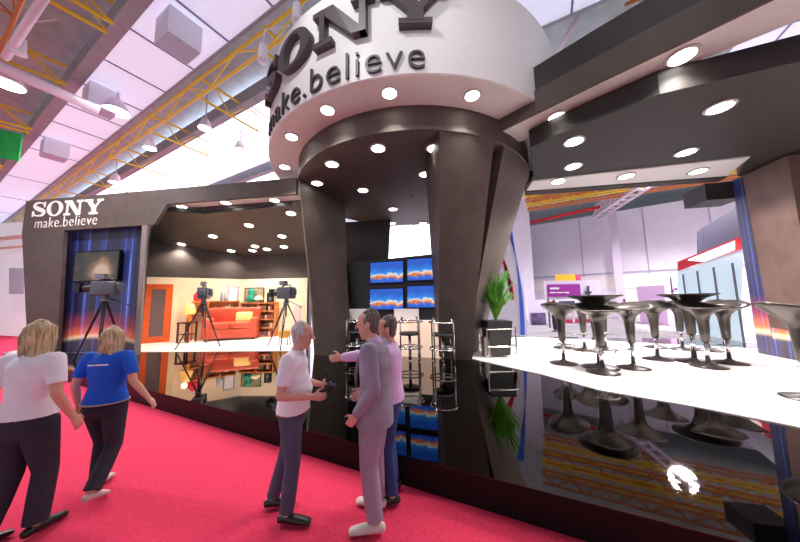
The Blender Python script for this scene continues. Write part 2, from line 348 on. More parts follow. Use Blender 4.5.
# letters --------------------------------------------------------------
def sony_polys():
    L = []
    def st(pts, ws):        # a stroke of varying width
        for (p, q, a, b) in zip(pts, pts[1:], ws, ws[1:]):
            p, q = V(p+(0,)), V(q+(0,)); t = (q-p).normalized(); n = V((-t.y, t.x, 0))
            L.append([p+n*a/2-t*.01, p-n*a/2-t*.01, q-n*b/2+t*.02, q+n*b/2+t*.02])
    def curve(ctrl, ws, n=7):
        pts, w2 = [], []
        m = len(ctrl)
        for i in range(m-1):
            p0, p1, p2, p3 = [V(ctrl[max(0, min(m-1, j))]) for j in (i-1, i, i+1, i+2)]
            for k in range(n):
                t = k/n
                pts.append(tuple(.5*((2*p1)+(p2-p0)*t+(2*p0-5*p1+4*p2-p3)*t*t+(3*p1-p0-3*p2+p3)*t**3))); w2.append(ws[i]*(1-t)+ws[i+1]*t)
        pts.append(tuple(ctrl[-1])); w2.append(ws[-1]); st([tuple(p) for p in pts], w2)
    # S
    curve([(1.0, .70), (.93, .86), (.62, .945), (.28, .88), (.18, .73), (.34, .6), (.66, .47), (.96, .36), (1.0, .22), (.86, .09), (.56, .055), (.24, .11), (.12, .30)],
          [.07, .08, .10, .17, .24, .27, .28, .26, .24, .16, .10, .08, .07])
    L.append([V((.96, .62, 0)), V((1.07, .62, 0)), V((1.07, 1, 0)), V((.99, 1, 0))]); L.append([V((.03, 0, 0)), V((.12, 0, 0)), V((.16, .38, 0)), V((.03, .38, 0))])
    # O
    ox = 1.25; cx, cy = ox+.66, .5; n = 40
    for k in range(n):
        a, b = 2*pi*k/n, 2*pi*(k+1)/n+.01
        L.append([V((cx+.66*cos(a), cy+.52*sin(a), 0)), V((cx+.66*cos(b), cy+.52*sin(b), 0)), V((cx+.36*cos(b), cy+.43*sin(b), 0)), V((cx+.36*cos(a), cy+.43*sin(a), 0))])
    # N
    x = 2.68
    Q = lambda *p: L.append([V((x+a, b, 0)) for a, b in p])
    Q((0, 0), (.52, 0), (.52, .14), (0, .14)); Q((0, .86), (.3, .86), (.3, 1), (0, 1)); Q((.19, .1), (.33, .1), (.33, .9), (.19, .9))
    Q((.15, 1), (.56, 1), (1.34, .0), (1.02, .0)); Q((1.18, .0), (1.34, .0), (1.34, .9), (1.2, .9)); Q((1.0, .86), (1.52, .86), (1.52, 1), (1.0, 1))
    # Y
    x = 4.3
    Q((0, .86), (.66, .86), (.66, 1), (0, 1)); Q((1.0, .86), (1.5, .86), (1.5, 1), (1.0, 1)); Q((.14, .92), (.52, .92), (.98, .4), (.6, .4))
    Q((1.16, .92), (1.34, .92), (.92, .38), (.76, .44)); Q((.6, .08), (.94, .08), (.94, .5), (.6, .5)); Q((.42, 0), (1.12, 0), (1.12, .14), (.42, .14))
    return L, 5.8
def text_mesh(s, extr):
    cu = bpy.data.curves.new('t', 'FONT'); cu.body = s; cu.size = 1; cu.extrude = extr; cu.offset = -.014; cu.space_character = 1.08
    o = bpy.data.objects.new('t', cu); COL.objects.link(o)
    dg = bpy.context.evaluated_depsgraph_get(); dg.update(); me = bpy.data.meshes.new_from_object(o.evaluated_get(dg)); bpy.data.objects.remove(o)
    return me
def place_letters(name, kind, mapf, m, parent, th):
    """mapf(s, h, t): s along 0..1, h height 0..1 (cap height), t 0..1 thickness -> a point"""
    bm = NB()
    if kind == 'SONY':
        L, w = sony_polys()
        for i, q in enumerate(L):
            k = 1+.004*(i % 3)
            a = [bm.verts.new(mapf(p.x/w, p.y, 0)) for p in q]; b = [bm.verts.new(mapf(p.x/w, p.y, k)) for p in q]; nn = len(q)
            bm.faces.new(a); bm.faces.new(b[::-1])
            for j in range(nn): bm.faces.new((a[j], a[(j+1) % nn], b[(j+1) % nn], b[j]))
    else:
        me = text_mesh(kind, .5); xs = [v.co.x for v in me.vertices]; x0, x1 = min(xs), max(xs)
        cap = max(v.co.y for v in me.vertices)
        for v in me.vertices: v.co = mapf((v.co.x-x0)/(x1-x0), v.co.y/cap, v.co.z+.5)
        bm.from_mesh(me); bpy.data.meshes.remove(me)
    return obj(name, bm, m, parent)
LET = mat('letter_dark', (70, 62, 64), .45)
def drum_map(a0, a1, z0, h, th):
    def f(s, y, t):
        a = radians(a0+(a1-a0)*s); r = RD+th*t; return V((TC.x+r*sin(a), TC.y-r*cos(a), z0+h*y))
    return f
place_letters('lettering', 'SONY', drum_map(-57, 7, 6.56, .73, .14), LET, tower, .16)
place_letters('lettering', 'make.believe', drum_map(-56, 1.0, 5.8, .5, .05), LET, tower, .06)

# downlights -----------------------------------------------------------
RIM = mat('lamp_rim', (210, 205, 205), .35)
proto = None
def downlight(c, lab, power, r=.13, nrm=(0, 0, -1), spot=95, col=(1, .93, .86), grp='downlights', aim=None):
    global proto
    c = V(c)
    if proto is None:
        proto = thing('downlight', (0, 0, 0), lab, 'downlight', grp, local=True)
        bm = NB(); lathe(bm, [(1.0, .02), (1.22, .02), (1.25, -.06), (1.12, -.16), (1.0, -.12)], (0, 0, 0), 24); obj('trim_ring', bm, RIM, proto, True)
        bm = NB(); lathe(bm, [(1.02, .0), (1.02, -.1), (.8, -.16), (.02, -.2)], (0, 0, 0), 24); obj('lens', bm, LENS, proto, True)
        o = proto
    else: o = dup(proto, c, 0, lab, grp)
    o.location = c; o.scale = (r, r, r); o.rotation_mode = 'QUATERNION'
    o.rotation_quaternion = V((0, 0, -1)).rotation_difference(V(nrm).normalized())
    if power:
        l = bpy.data.lights.new('lamp', 'SPOT'); l.energy = power; l.spot_size = radians(spot); l.spot_blend = .5; l.shadow_soft_size = r; l.color = col
        lo = bpy.data.objects.new('lamp', l); COL.objects.link(lo); lo.location = c+V(nrm).normalized()*.06
        d = V(aim)-lo.location if aim else V(nrm)
        lo.rotation_mode = 'QUATERNION'; lo.rotation_quaternion = V((0, 0, -1)).rotation_difference(d.normalized())
ORD = ['first', 'second', 'third', 'fourth', 'fifth', 'sixth', 'seventh', 'eighth']
for i, (px, py) in enumerate(((279, 166), (293, 137), (329, 111), (390, 95), (473, 94))):
    a = atz(px, py, ZD); d = (a-V((TC.x, TC.y, ZD))).normalized(); c = V((TC.x, TC.y, ZD-.005))+d*(RD+RN)/2
    downlight(c, '%s round downlight from the left in the white rim under the drum' % ORD[i], 160, .14, spot=105, grp='drum rim downlights')
for px, py, lab in ((317, 183, 'leftmost downlight of the outer ring in the dark tower soffit'), (332, 164, 'second downlight from the left in the outer ring of the tower soffit'), (378, 148, 'downlight at the front of the tower soffit, left of its front pair'), (434, 148, 'downlight at the front of the tower soffit, right of its front pair'), (425, 174, 'downlight of the inner ring beside the right column top'), (363, 190, 'downlight of the inner ring above the screen wall, left side'), (393, 209, 'downlight of the soffit directly above the bright gap, upper one'), (392, 223, 'small downlight at the back of the soffit, left above the bright gap'), (423, 223, 'small downlight at the back of the soffit, right above the bright gap'), (500, 191, 'downlight in the slot of the right column')):
    downlight(atz(px, py, ZN-.016), lab, 55, .15, spot=80, grp='tower soffit downlights')

# tower columns --------------------------------------------------------
def column(name, top, bot, m, label, zt=ZN-.016, zb=P, n=6):
    rings = []
    for k in range(n+1):
        t = k/n; s = t**1.15
        rings.append([V((b[0]*(1-s)+a[0]*s, b[1]*(1-s)+a[1]*s, zb+(zt-zb)*t)) for a, b in zip(top, bot)])
    bm = NB(); loft(bm, rings); o = obj(name, bm, m, sharp=True); tag(o, label, 'column', 'tower columns'); return o
z5 = ZN-.016
q = lambda px, py, z=z5: (lambda v: (v.x, v.y))(atz(px, py, z))
inner = lambda p, k: (TC.x+(p[0]-TC.x)*k, TC.y+(p[1]-TC.y)*k)
ring = lambda a, r=RN-.02: (TC.x+r*sin(radians(a)), TC.y-r*cos(radians(a)))
tA, tB = ring(7), ring(28.5)
bA, bB = q(439, 358, P), q(472, 360.5, P)
column('tower_column', [tA, ring(18), tB, inner(tB, .6), inner(tA, .6)], [bA, q(456, 359.5, P), bB, (bB[0]+.05, bB[1]+.9), (bA[0]+.05, bA[1]+.7)], PANEL, 'broad dark tower column beside the screen wall, narrowing downward')
tC, tD = ring(34), ring(67); bC, bD = (bB[0]+.1, bB[1]+.75), (2.62, 9.0)
column('tower_column', [tC, ring(45), ring(56), tD, ring(80), inner(ring(80), .8), inner(tC, .72)], [bC, (2.2, 8.2), (2.45, 8.6), bD, (2.6, 9.2), (2.3, 9.2), (bC[0]-.05, bC[1]+.6)], PANEL, 'slanting dark tower column behind the potted plant')
# left column
tL, tR = q(296, 186), q(345, 205); bL, bR = q(314, 354, P), q(349, 356, P)
column('tower_column', [ring(-74), ring(-66), (tR[0]-.5, tR[1]-1.2), tR, (tR[0]-.2, tR[1]+.7), (tL[0]-.1, tL[1]+.9), ring(-88)], [bL, (bL[0]+.1, bL[1]-.1), (bR[0]-.3, bR[1]-.1), bR, (bR[0]+.05, bR[1]+.6), (bL[0]+.4, bL[1]+.8), (bL[0]+.02, bL[1]+.3)], PANEL, 'dark tower column left of the screens, behind the white-shirted man')
# back column
bm = NB(); loft(bm, [[(-2.0, 11.5, P), (-.8, 11.3, P), (-.7, 11.9, P), (-2.0, 12.1, P)], [(-2.5, 11.3, z5), (-.35, 11.0, z5), (-.4, 11.9, z5), (-2.4, 12.1, z5)]]); tag(obj('tower_column', bm, SOFF), 'dark leaning column at the back of the tower, behind the screens', 'column', 'tower columns')

# ------------------------------------------------------------------ screen wall in the tower
wl, wr_ = at(346, 300, 8.7), at(446, 300, 7.75)
wdir = (V((wr_.x, wr_.y, 0))-V((wl.x, wl.y, 0))).normalized(); wnrm = V((wdir.y, -wdir.x, 0)); rzw = atan2(wdir.y, wdir.x)
W0 = V((wl.x, wl.y, 0))
def wp(px, py, off=0): return atpl(px, py, W0+wnrm*off, wnrm)
scr = thing('screen_wall', W0+V((0, 0, P)), 'black screen wall unit between the tower columns', 'display wall')
bm = NB(); a, b = wp(347, 263), wp(452, 252); z_top = a.z
prism(bm, [V((a.x, a.y, 1.27)), V((b.x, b.y, 1.27)), V((b.x, b.y, b.z)), V((a.x, a.y, a.z))], -wnrm*.25); obj('panel', bm, BLK, scr)
PEACH = mat('peach_counter_glow', (250, 214, 190), .6, em=.5)  # glow put into the peach colour to make the counter front brighter
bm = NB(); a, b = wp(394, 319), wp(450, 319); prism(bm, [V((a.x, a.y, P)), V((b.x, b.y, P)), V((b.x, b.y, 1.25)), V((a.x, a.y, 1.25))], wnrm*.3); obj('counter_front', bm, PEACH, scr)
bm = NB(); a, b = wp(347, 319), wp(393.5, 319); prism(bm, [V((a.x, a.y, P)), V((b.x, b.y, P)), V((b.x, b.y, 1.25)), V((a.x, a.y, 1.25))], wnrm*.28); obj('counter_side', bm, BLK, scr)
def screen_mat():
    m = bpy.data.materials.new('screen_picture'); m.use_nodes = True; nt = m.node_tree; N = nt.nodes.new; L = nt.links.new; b = nt.nodes['Principled BSDF']
    tc = N('ShaderNodeTexCoord'); sx = N('ShaderNodeSeparateXYZ'); L(tc.outputs['Generated'], sx.inputs[0])
    n1 = N('ShaderNodeTexNoise'); n1.inputs['Scale'].default_value = 4; n1.inputs['Detail'].default_value = 3; L(tc.outputs['Generated'], n1.inputs['Vector'])
    ad = N('ShaderNodeMath'); ad.operation = 'MULTIPLY_ADD'; ad.inputs[1].default_value = .5; L(n1.outputs['Fac'], ad.inputs[0]); L(sx.outputs[2], ad.inputs[2])
    r = N('ShaderNodeValToRGB'); L(ad.outputs[0], r.inputs['Fac']); e = r.color_ramp.elements
    e[0].position = .3; e[0].color = lin((30, 90, 215))+(1,); e[1].position = 1; e[1].color = lin((20, 90, 205))+(1,)
    for p, c in ((.42, (40, 120, 225)), (.47, (205, 95, 45)), (.56, (240, 165, 110)), (.62, (240, 235, 235)), (.68, (45, 150, 235)), (.8, (30, 120, 225))):
        k = e.new(p); k.color = lin(c)+(1,)
    L(r.outputs['Color'], b.inputs['Emission Color']); b.inputs['Emission Strength'].default_value = .9; b.inputs['Base Color'].default_value = (.01, .01, .01, 1); b.inputs['Roughness'].default_value = .2
    return m
SCR = screen_mat()
for (x0, y0, x1, y1, dy, lab) in ((370.5, 263, 403, 283, -3, 'upper left of four blue picture screens on the black wall'), (407.5, 259.5, 437.5, 280.5, -3, 'upper right of four blue picture screens on the black wall'), (370, 289.5, 403, 309.5, -2, 'lower left of four blue picture screens on the black wall'), (407.5, 286.5, 437.5, 307.5, -2, 'lower right of four blue picture screens on the black wall')):
    a, b, c, d = wp(x0, y0, .06), wp(x1, y0+dy, .06), wp(x1, y1+dy*.6, .06), wp(x0, y1, .06)
    b.z = a.z; c.z = d.z
    t = thing('television', (a+c)/2-wnrm*.06, lab, 'television', 'tower screens')
    ex = wdir*.03+V((0, 0, 0)); zz = V((0, 0, .03))
    bm = NB(); prism(bm, [a-ex+zz, b+ex+zz, c+ex-zz*2, d-ex-zz*2], -wnrm*.06); obj('bezel', bm, BLACKG, t)
    bm = NB(); prism(bm, [a+wnrm*.004, b+wnrm*.004, c+wnrm*.004, d+wnrm*.004], -wnrm*.003); obj('screen', bm, SCR, t)
# chrome bar table with white monitor, twice, and a bar stool
def bar_set(px, off, lab1, lab2):
    base = wp(px, 352, off); base.z = P; B = base
    t = thing('wire_bar_stool', B, lab1, 'bar stool', 'chrome bar stools')
    bm = NB()
    for k in range(4):
        a = pi/4+k*pi/2; d = V((cos(a), sin(a), 0)); tube(bm, [B+d*.34+V((0, 0, .02)), B+d*.34+V((0, 0, 1.0)), B+d*.26+V((0, 0, 1.12))], .022, 6)
    obj('frame', bm, METAL, t, True)
    for z, r, nm in ((.35, .34, 'foot_ring'), (1.0, .34, 'back_ring')):
        bm = NB(); tube(bm, [B+V((r*cos(2*pi*k/20), r*sin(2*pi*k/20), z)) for k in range(21)], .02, 6); obj(nm, bm, METAL, t, True)
    bm = NB(); lathe(bm, [(.02, .66), (.26, .66), (.28, .69), (.26, .73), (.02, .74)], B, 20); obj('seat', bm, BLK, t, True)
    bm = NB(); tube(bm, [B+V((0, 0, .02)), B+V((0, 0, .66))], .04, 8); tube(bm, [B+V((-.34, 0, .35)), B+V((.34, 0, .35))], .015, 6); obj('post', bm, METAL, t, True)
bar_set(410, .75, 'chrome wire bar stool in front of the peach counter, under the white monitor', '')
bar_set(443, .8, 'chrome wire bar stool half hidden behind the broad tower column', '')
bar_set(357, .7, 'chrome wire bar stool left of the screens, behind the suited man', '')
WMON = mat('white_monitor', (236, 228, 226), .4)
for px0, px1, lab in ((347, 367, 'white flat monitor back on the dark side of the counter'), (394, 418.5, 'white flat monitor back above the chrome bar stool')):
    a, b = wp(px0, 309, .12), wp(px1, 308, .12); z1 = a.z; z0 = wp(px0, 321, .12).z; c = (a+b)/2; bz = 1.25
    t = thing('monitor', V((c.x, c.y, bz)), lab, 'monitor', 'white monitors')
    a = V((a.x, a.y, bz+.03)); b = V((b.x, b.y, bz+.03)); h = V((0, 0, z1-bz-.03))
    bm = NB(); prism(bm, [a, b, b+h, a+h], -wnrm*.05); obj('shell', bm, WMON, t)
    bm = NB(); box(bm, V((c.x, c.y, bz+.012))-wnrm*.03, (.3, .18, .024), rzw); obj('foot', bm, METAL, t)

# ------------------------------------------------------------------ left wing
FA, FB = V((-13.35, 9.38, 0)), V((-3.0, 7.9, 0)); fd = (FB-FA).normalized(); fn = V((fd.y, -fd.x, 0)); rzf = atan2(fd.y, fd.x)
def fp(px, py, off=0): return atpl(px, py, FA+fn*off, fn)
wing = thing('wing_portal', FA+V((0, 0, P)), 'dark left wing portal with white lettering and a black fascia over the living room set', 'portal')
g = lambda p, z: V((p.x, p.y, z))
x_l, x_o0, x_o1, x_p = fp(27, 300), fp(60, 300), fp(136, 300), fp(141, 300)
zb1 = fp(100, 228).z; zb2 = fp(230, 199).z
p_end = fp(296, 200)
T = -fn*.1
l0, l1, l2, l3 = fp(28, 351), fp(26, 201), fp(64, 230), fp(57, 350)
ZL, ZR = l1.z, fp(293, 178).z
bm = NB(); prism(bm, [g(l0, ZF), g(l3, ZF), g(l2, zb1), g(l2, zb1+.02), g(l1, zb1+.02)], T); obj('side_panel', bm, PANEL, wing)
bm = NB(); prism(bm, [g(l1, zb1), g(fp(146, 227), zb1), g(fp(154, 226), zb1), g(fp(167, 206), zb2), g(p_end, zb2), g(p_end, ZR), g(l1, ZL)], T); obj('fascia', bm, PANEL, wing)
bm = NB(); prism(bm, [g(fp(134, 350), ZF), g(fp(139, 350), ZF), g(fp(147, 227), zb1), g(fp(142, 227), zb1)], T*.6); obj('post', bm, mat('post_grey', (128, 116, 112), .5), wing)
bm = NB(); a, b = g(fp(163, 207), zb2), g(p_end, zb2); prism(bm, [a-fn*.1, b-fn*.1, b-fn*1.0, a-fn*.7], (0, 0, .06)); strip = obj('soffit_strip', bm, WHITE, wing)
LW = mat('letter_white', (240, 232, 226), .4)
def fascia_map(pa, pb, h, th):
    a, b = fp(*pa), fp(*pb)
    def f(s, y, t): return a.lerp(b, s)+fn*(.002+th*t)+V((0, 0, h*y))
    return f
place_letters('lettering', 'SONY', fascia_map((32, 217), (103, 214), .53, .02), LW, wing, .06)
place_letters('lettering', 'make.believe', fascia_map((35, 228.5), (97, 224.5), .36, .015), LW, wing, .03)
# graphic behind the opening
GA, GB = fp(50, 300, -.3), fp(143, 300, -.3)
GM = graphic_mat('sunrise_print', tuple(fd), ZF, zb1+.2, GA.dot(fd), GB.dot(fd), .25)
bm = NB(); prism(bm, [g(GA, ZF), g(GB, ZF), g(GB, zb1+.3), g(GA, zb1+.3)], -fn*.06); tag(obj('printed_backdrop', bm, GM), 'dark blue printed backdrop with light streaks and a sunrise, behind the television', 'backdrop')
# television on the backdrop
def pic_mat():
    m = bpy.data.materials.new('stage_picture'); m.use_nodes = True; nt = m.node_tree; N = nt.nodes.new; L = nt.links.new; b = nt.nodes['Principled BSDF']
    tc = N('ShaderNodeTexCoord'); n1 = N('ShaderNodeTexNoise'); n1.inputs['Scale'].default_value = 3.2; n1.inputs['Detail'].default_value = 4; L(tc.outputs['Generated'], n1.inputs['Vector'])
    gr = N('ShaderNodeTexGradient'); gr.gradient_type = 'SPHERICAL'; mp = N('ShaderNodeMapping'); mp.inputs['Location'].default_value = (-1.55, 0, -.6); mp.inputs['Scale'].default_value = (2.5, 0, 1.7); L(tc.outputs['Generated'], mp.inputs[0]); L(mp.outputs[0], gr.inputs[0])
    ad = N('ShaderNodeMath'); ad.operation = 'MULTIPLY_ADD'; ad.inputs[1].default_value = .7; L(n1.outputs['Fac'], ad.inputs[0]); L(gr.outputs['Fac'], ad.inputs[2])
    r = N('ShaderNodeValToRGB'); L(ad.outputs[0], r.inputs['Fac']); e = r.color_ramp.elements
    e[0].position = .25; e[0].color = lin((40, 44, 40))+(1,); e[1].position = 1.; e[1].color = lin((225, 190, 165))+(1,); k = e.new(.55); k.color = lin((84, 74, 62))+(1,); k = e.new(.75); k.color = lin((160, 120, 95))+(1,)
    L(r.outputs['Color'], b.inputs['Emission Color']); b.inputs['Emission Strength'].default_value = .7; b.inputs['Base Color'].default_value = (.01, .01, .01, 1); return m
a, b, c, d = fp(76, 253, -.15), fp(119, 252, -.15), fp(118, 281, -.15), fp(74, 281, -.15); b.z = a.z; c.z = d.z; d.x = a.x; d.y = a.y; c.x = b.x; c.y = b.y
t = thing('television', (a+c)/2-fn*.08, 'large television showing a warm stage picture on the printed blue backdrop', 'television')
ex = fd*.04; zz = V((0, 0, .04))
bm = NB(); prism(bm, [a-ex+zz, b+ex+zz, c+ex-zz, d-ex-zz], -fn*.09); obj('bezel', bm, BLACKG, t)
bm = NB(); prism(bm, [a+fn*.004, b+fn*.004, c+fn*.004, d+fn*.004], -fn*.003); obj('screen', bm, pic_mat(), t)
# set walls
K0, K1, K2 = V((-12.1, 10.0, 0)), V((-7.5, 13.1, 0)), V((-4.3, 12.9, 0))
def wallseg(a, b, z0, z1, th, name, m, label):
    d = (b-a).normalized(); n = V((-d.y, d.x, 0)); bm = NB(); prism(bm, [g(a, z0), g(b, z0), g(b, z1), g(a, z1)], n*th); return struct(name, bm, m, label=label)
wallseg(K0, K1, ZF, 2.98, .12, 'wall_set_left', CREAM, 'cream wall of the living room set with the orange door')
wallseg(K1, K2, ZF, 2.98, .12, 'wall_set_right', CREAM, 'cream wall of the living room set behind the bookcase')
wallseg(K0+V((0, 0, 0)), K1, 2.98, 5.1, .2, 'wall_set_upper_left', SOFF2, 'dark upper wall above the cream set wall')
wallseg(K1, K2, 2.98, 5.1, .2, 'wall_set_upper_right', SOFF2, 'dark upper wall above the bookcase wall')
bm = NB(); box(bm, K2+V((.03, -.1, 1.62)), (.09, .5, 2.7), .1); struct('trim_2', bm, BLK, label='thin dark end edge of the set wall')
# set ceiling: slopes down to the back
def zc(y): return 5.08-.2*(y-8.3)
cpts = [(x_o0.x, x_o0.y+.45), (-3.05, 8.4), (-2.6, 9.5), (-3.6, 13.2), (-7.3, 13.4), (-12.4, 10.3)]
bm = NB(); prism(bm, [V((x, y, zc(y))) for x, y in cpts], (0, 0, .12)); struct('ceiling_set', bm, SOFF2, label='black sloping soffit over the living room set')
# a second, lower fold of the soffit
bm = NB(); fpts = [(147, 238), (163, 211), (206, 214), (292, 205), (157, 244)]
prism(bm, [atpl(px, py, (0, 8.3, 5.08-.1), V((0, .2, 1)).normalized()) for px, py in fpts], (0, 0, .16)); struct('ceiling_fold', bm, BLK, label='black folded panel of the set soffit')
nset = V((0, -.2, -1)).normalized()
sl = [(182, 206.6), (226, 202.6), (274.5, 200)]
for i, (px, py) in enumerate(sl): downlight(atz(px, py, zb2-.005), '%s downlight from the left in the white strip above the set' % ORD[i], 70, .15, spot=110, grp='left strip downlights')
sl = [(169, 217, 'downlight at the far left of the set soffit below the white strip', 80), (291, 213, 'downlight of the set soffit next to the tower neck', 80), (249, 225, 'downlight in the middle of the set soffit front', 130), (213, 236, 'downlight of the set soffit left of its middle', 130), (282, 236, 'downlight of the set soffit over the right camera, higher one', 130), (181.5, 244, 'downlight of the set soffit nearest the orange door', 150), (255, 246, 'upper left downlight of the tight cluster in the set soffit', 120), (252.5, 251.5, 'lower left downlight of the tight cluster in the set soffit', 0), (267, 249, 'middle downlight of the tight cluster in the set soffit', 120), (284, 246.5, 'right downlight of the tight cluster in the set soffit', 120), (231, 254, 'lowest downlight of the set soffit, left of the cluster', 120)]
for px, py, lab, pw in sl:
    c = atpl(px, py, (0, 8.3, 5.08), V((0, .2, 1)).normalized()); c.z -= .004
    if c.y > 12.4: c = at(px, py, 12.4); c.z = zc(12.4)-.004
    downlight(c, lab, pw*2.2, .15, nset, spot=130, col=(1, .88, .74), grp='set soffit downlights')

# door in the set wall
kd = (K1-K0).normalized(); kn = V((kd.y, -kd.x, 0))
def kp(px, py, off=0): return atpl(px, py, K0+kn*off, kn)
a, b = kp(143, 310, .02), kp(171.5, 310, .02); zt_ = kp(157, 284, .02).z
door = thing('door_1', g(a, ZF), 'orange framed door with a grey panel in the cream set wall', 'door', kind='structure')
bm = NB(); ex = kd*.16
def frame(bm, a, b, z0, z1, w, n, th):
    d = (b-a).normalized()*w
    prism(bm, [g(a, z0), g(a+d, z0), g(a+d, z1), g(a, z1)], n*th); prism(bm, [g(b-d, z0), g(b, z0), g(b, z1), g(b-d, z1)], n*th); prism(bm, [g(a+d, z1-w), g(b-d, z1-w), g(b-d, z1), g(a+d, z1)], n*th)
frame(bm, a-kd*.2, b+kd*.2, ZF, zt_+.18, .19, kn, .05); obj('door_frame', bm, mat('cream_trim', (248, 226, 190), .5), door)
bm = NB(); frame(bm, a, b, ZF, zt_, .22, kn, .04); prism(bm, [g(a+kd*.2, ZF), g(b-kd*.2, ZF), g(b-kd*.2, ZF+.25), g(a+kd*.2, ZF+.25)], kn*.04); obj('door_leaf', bm, ORNG, door)
bm = NB(); prism(bm, [g(a+kd*.2, ZF+.24), g(b-kd*.2, ZF+.24), g(b-kd*.2, zt_-.2), g(a+kd*.2, zt_-.2)], kn*.02); obj('door_panel', bm, mat('door_grey', (112, 96, 96), .5), door)

# ------------------------------------------------------------------ living room set furniture
r2 = (K2-K1).normalized(); rn = V((r2.y, -r2.x, 0))
def rp(px, py, off=0): return atpl(px, py, K1+rn*off, rn)
def gz(px, py): return atz(px, py, ZF)
# sofa
SOFA = mat('rust_leather', (190, 74, 48), .5, noise=.08, nscale=4)
sa, sb_ = gz(200, 342.0), gz(256.5, 339.0); sd = (sb_-sa).normalized(); sn = V((sd.y, -sd.x, 0)); sl_ = (sb_-sa).length; rs = atan2(sd.y, sd.x)
sofa = thing('sofa', (sa+sb_)/2, 'rust red three-seat sofa with a pale yellow cushion in the living room set', 'sofa')
mid = (sa+sb_)/2; sp = lambda s, d, z: mid+sd*s-sn*d+V((0, 0, z))
hz = .36
bm = NB(); rbox(bm, sp(0, .42, .27), (sl_, .84, .38), .04, rs); obj('base', bm, SOFA, sofa, True)
for k, s in enumerate((-1, 1)):
    bm = NB(); rbox(bm, sp(s*sl_*.215, .38, .6), (sl_*.43, .76, .28), .07, rs); obj('seat_cushion', bm, SOFA, sofa, True)
    bm = NB(); rbox(bm, sp(s*(sl_/2-.14), .42, .6), (.3, .86, .66), .1, rs); obj('armrest', bm, SOFA, sofa, True)
bm = NB(); rbox(bm, sp(0, .8, .86), (sl_, .26, 1.0), .1, rs); obj('backrest', bm, SOFA, sofa, True)
bm = NB()
for s in (-1, 1):
    for d in (.08, .78): box(bm, sp(s*(sl_/2-.15), d, .045), (.08, .08, .08), rs)
obj('feet', bm, BLK, sofa)
CUSH = mat('pale_cushion', (240, 200, 120), .8)
c = sp(sl_*.2, .56, .93)
bm = NB(); rbox(bm, (0, 0, 0), (.68, .2, .46), .09, 0); 
for v in bm.verts: v.co = c + Matrix.Rotation(rs, 3, 'Z') @ (Matrix.Rotation(-.2, 3, 'X') @ v.co)
tag(obj('cushion', bm, CUSH, None, True), 'pale yellow cushion leaning on the right half of the rust sofa', 'cushion')
# bookcases: low one behind the sofa, tall one at the right
BOOKC = [((150, 60, 45), 'red'), ((60, 52, 60), 'dark'), ((225, 205, 180), 'cream'), ((120, 80, 60), 'brown'), ((90, 96, 110), 'grey'), ((190, 150, 90), 'tan')]
BM = [mat('book_'+n, c, .6) for c, n in BOOKC]
def bookcase(pa, pb, off, dep, z0, z1, nsh, label, where, nb, verts):
    a, b = rp(*pa, off), rp(*pb, off); d = r2; L = (V((b.x, b.y, 0))-V((a.x, a.y, 0))).length; n = rn
    a = g(a, 0); t = thing('bookcase', a+d*L/2+V((0, 0, z0)), label, 'bookcase')
    th = .05; back = -n*dep
    for s in verts:
        bm = NB(); prism(bm, [a+d*(s*L-th/2)+V((0, 0, z0)), a+d*(s*L+th/2)+V((0, 0, z0)), a+d*(s*L+th/2)+V((0, 0, z1)), a+d*(s*L-th/2)+V((0, 0, z1))], back); obj('side_panel', bm, WOOD, t)
    bm = NB(); prism(bm, [a+V((0, 0, z0))+back, a+d*L+V((0, 0, z0))+back, a+d*L+V((0, 0, z1))+back, a+V((0, 0, z1))+back], n*.02); obj('back_panel', bm, WOOD, t)
    hs = (z1-z0-th)/nsh
    for k in range(nsh+1):
        z = z0+k*hs; bm = NB(); prism(bm, [a+V((0, 0, z)), a+d*L+V((0, 0, z)), a+d*L+V((0, 0, z+th)), a+V((0, 0, z+th))], back); obj('shelf', bm, WOOD, t)
    NM = ['lowest', 'second', 'third', 'top'] if nsh == 4 else ['only']
    for k in range(nsh):
        if k == 0 and nsh == 1 and z0 > .8: pass
        s = .07; z = z0+k*hs+th
        i = 0
        while s < L-.12 and i < nb:
            w = random.uniform(.06, .13)
            if any(abs(s+w/2-v*L) < th/2+w/2+.01 for v in verts): s += .06; continue
            h = hs*random.uniform(.55, .8)-th; ci = random.randrange(6)
            if random.random() > .14:
                bm = NB(); p = a+d*s+V((0, 0, z))-n*.03; prism(bm, [p, p+d*w*.92, p+d*w*.92-n*dep*.7, p-n*dep*.7], (0, 0, h))
                o = obj('book', bm, BM[ci]); tag(o, '%s spined book on the %s shelf of the %s' % (BOOKC[ci][1], NM[k], where), 'book', 'books on the set shelves')
            s += w+.004; i += 1
    return a, d, n, L
A1 = bookcase((241, 310), (274.5, 310), .42, .36, ZF, rp(258, 302.5, .42).z, 4, 'tall amber wood bookcase full of books beside the sofa', 'tall bookcase', 20, (0, .5, 1))
zb_ = A1 and rp(258, 302.5, .42).z
lz1 = kp(215, 301, .32).z
# low bookcase along the left set wall (behind the sofa)
_r2, _rn, _rp = r2, rn, rp
r2, rn = kd, kn
rp = lambda px, py, off=0: kp(px, py, off)
A2 = bookcase((192, 305), (239, 305), .32, .29, lz1-.55, lz1, 1, 'low amber wood shelf of books above the sofa back', 'low bookcase', 30, (0, .33, .66, 1))
bm = NB()
for s in (.02, .5, .98):
    p = A2[0]+A2[1]*(A2[3]*s)-kn*.18; box(bm, p+V((0, 0, (ZF+lz1-.55)/2)), (.06, .3, lz1-.55-ZF), atan2(kd.y, kd.x))
k_ = [o for o in bpy.data.objects if o.get('label') == 'low amber wood shelf of books above the sofa back'][0]
obj('leg_frame', bm, WOOD, k_)
r2, rn, rp = _r2, _rn, _rp
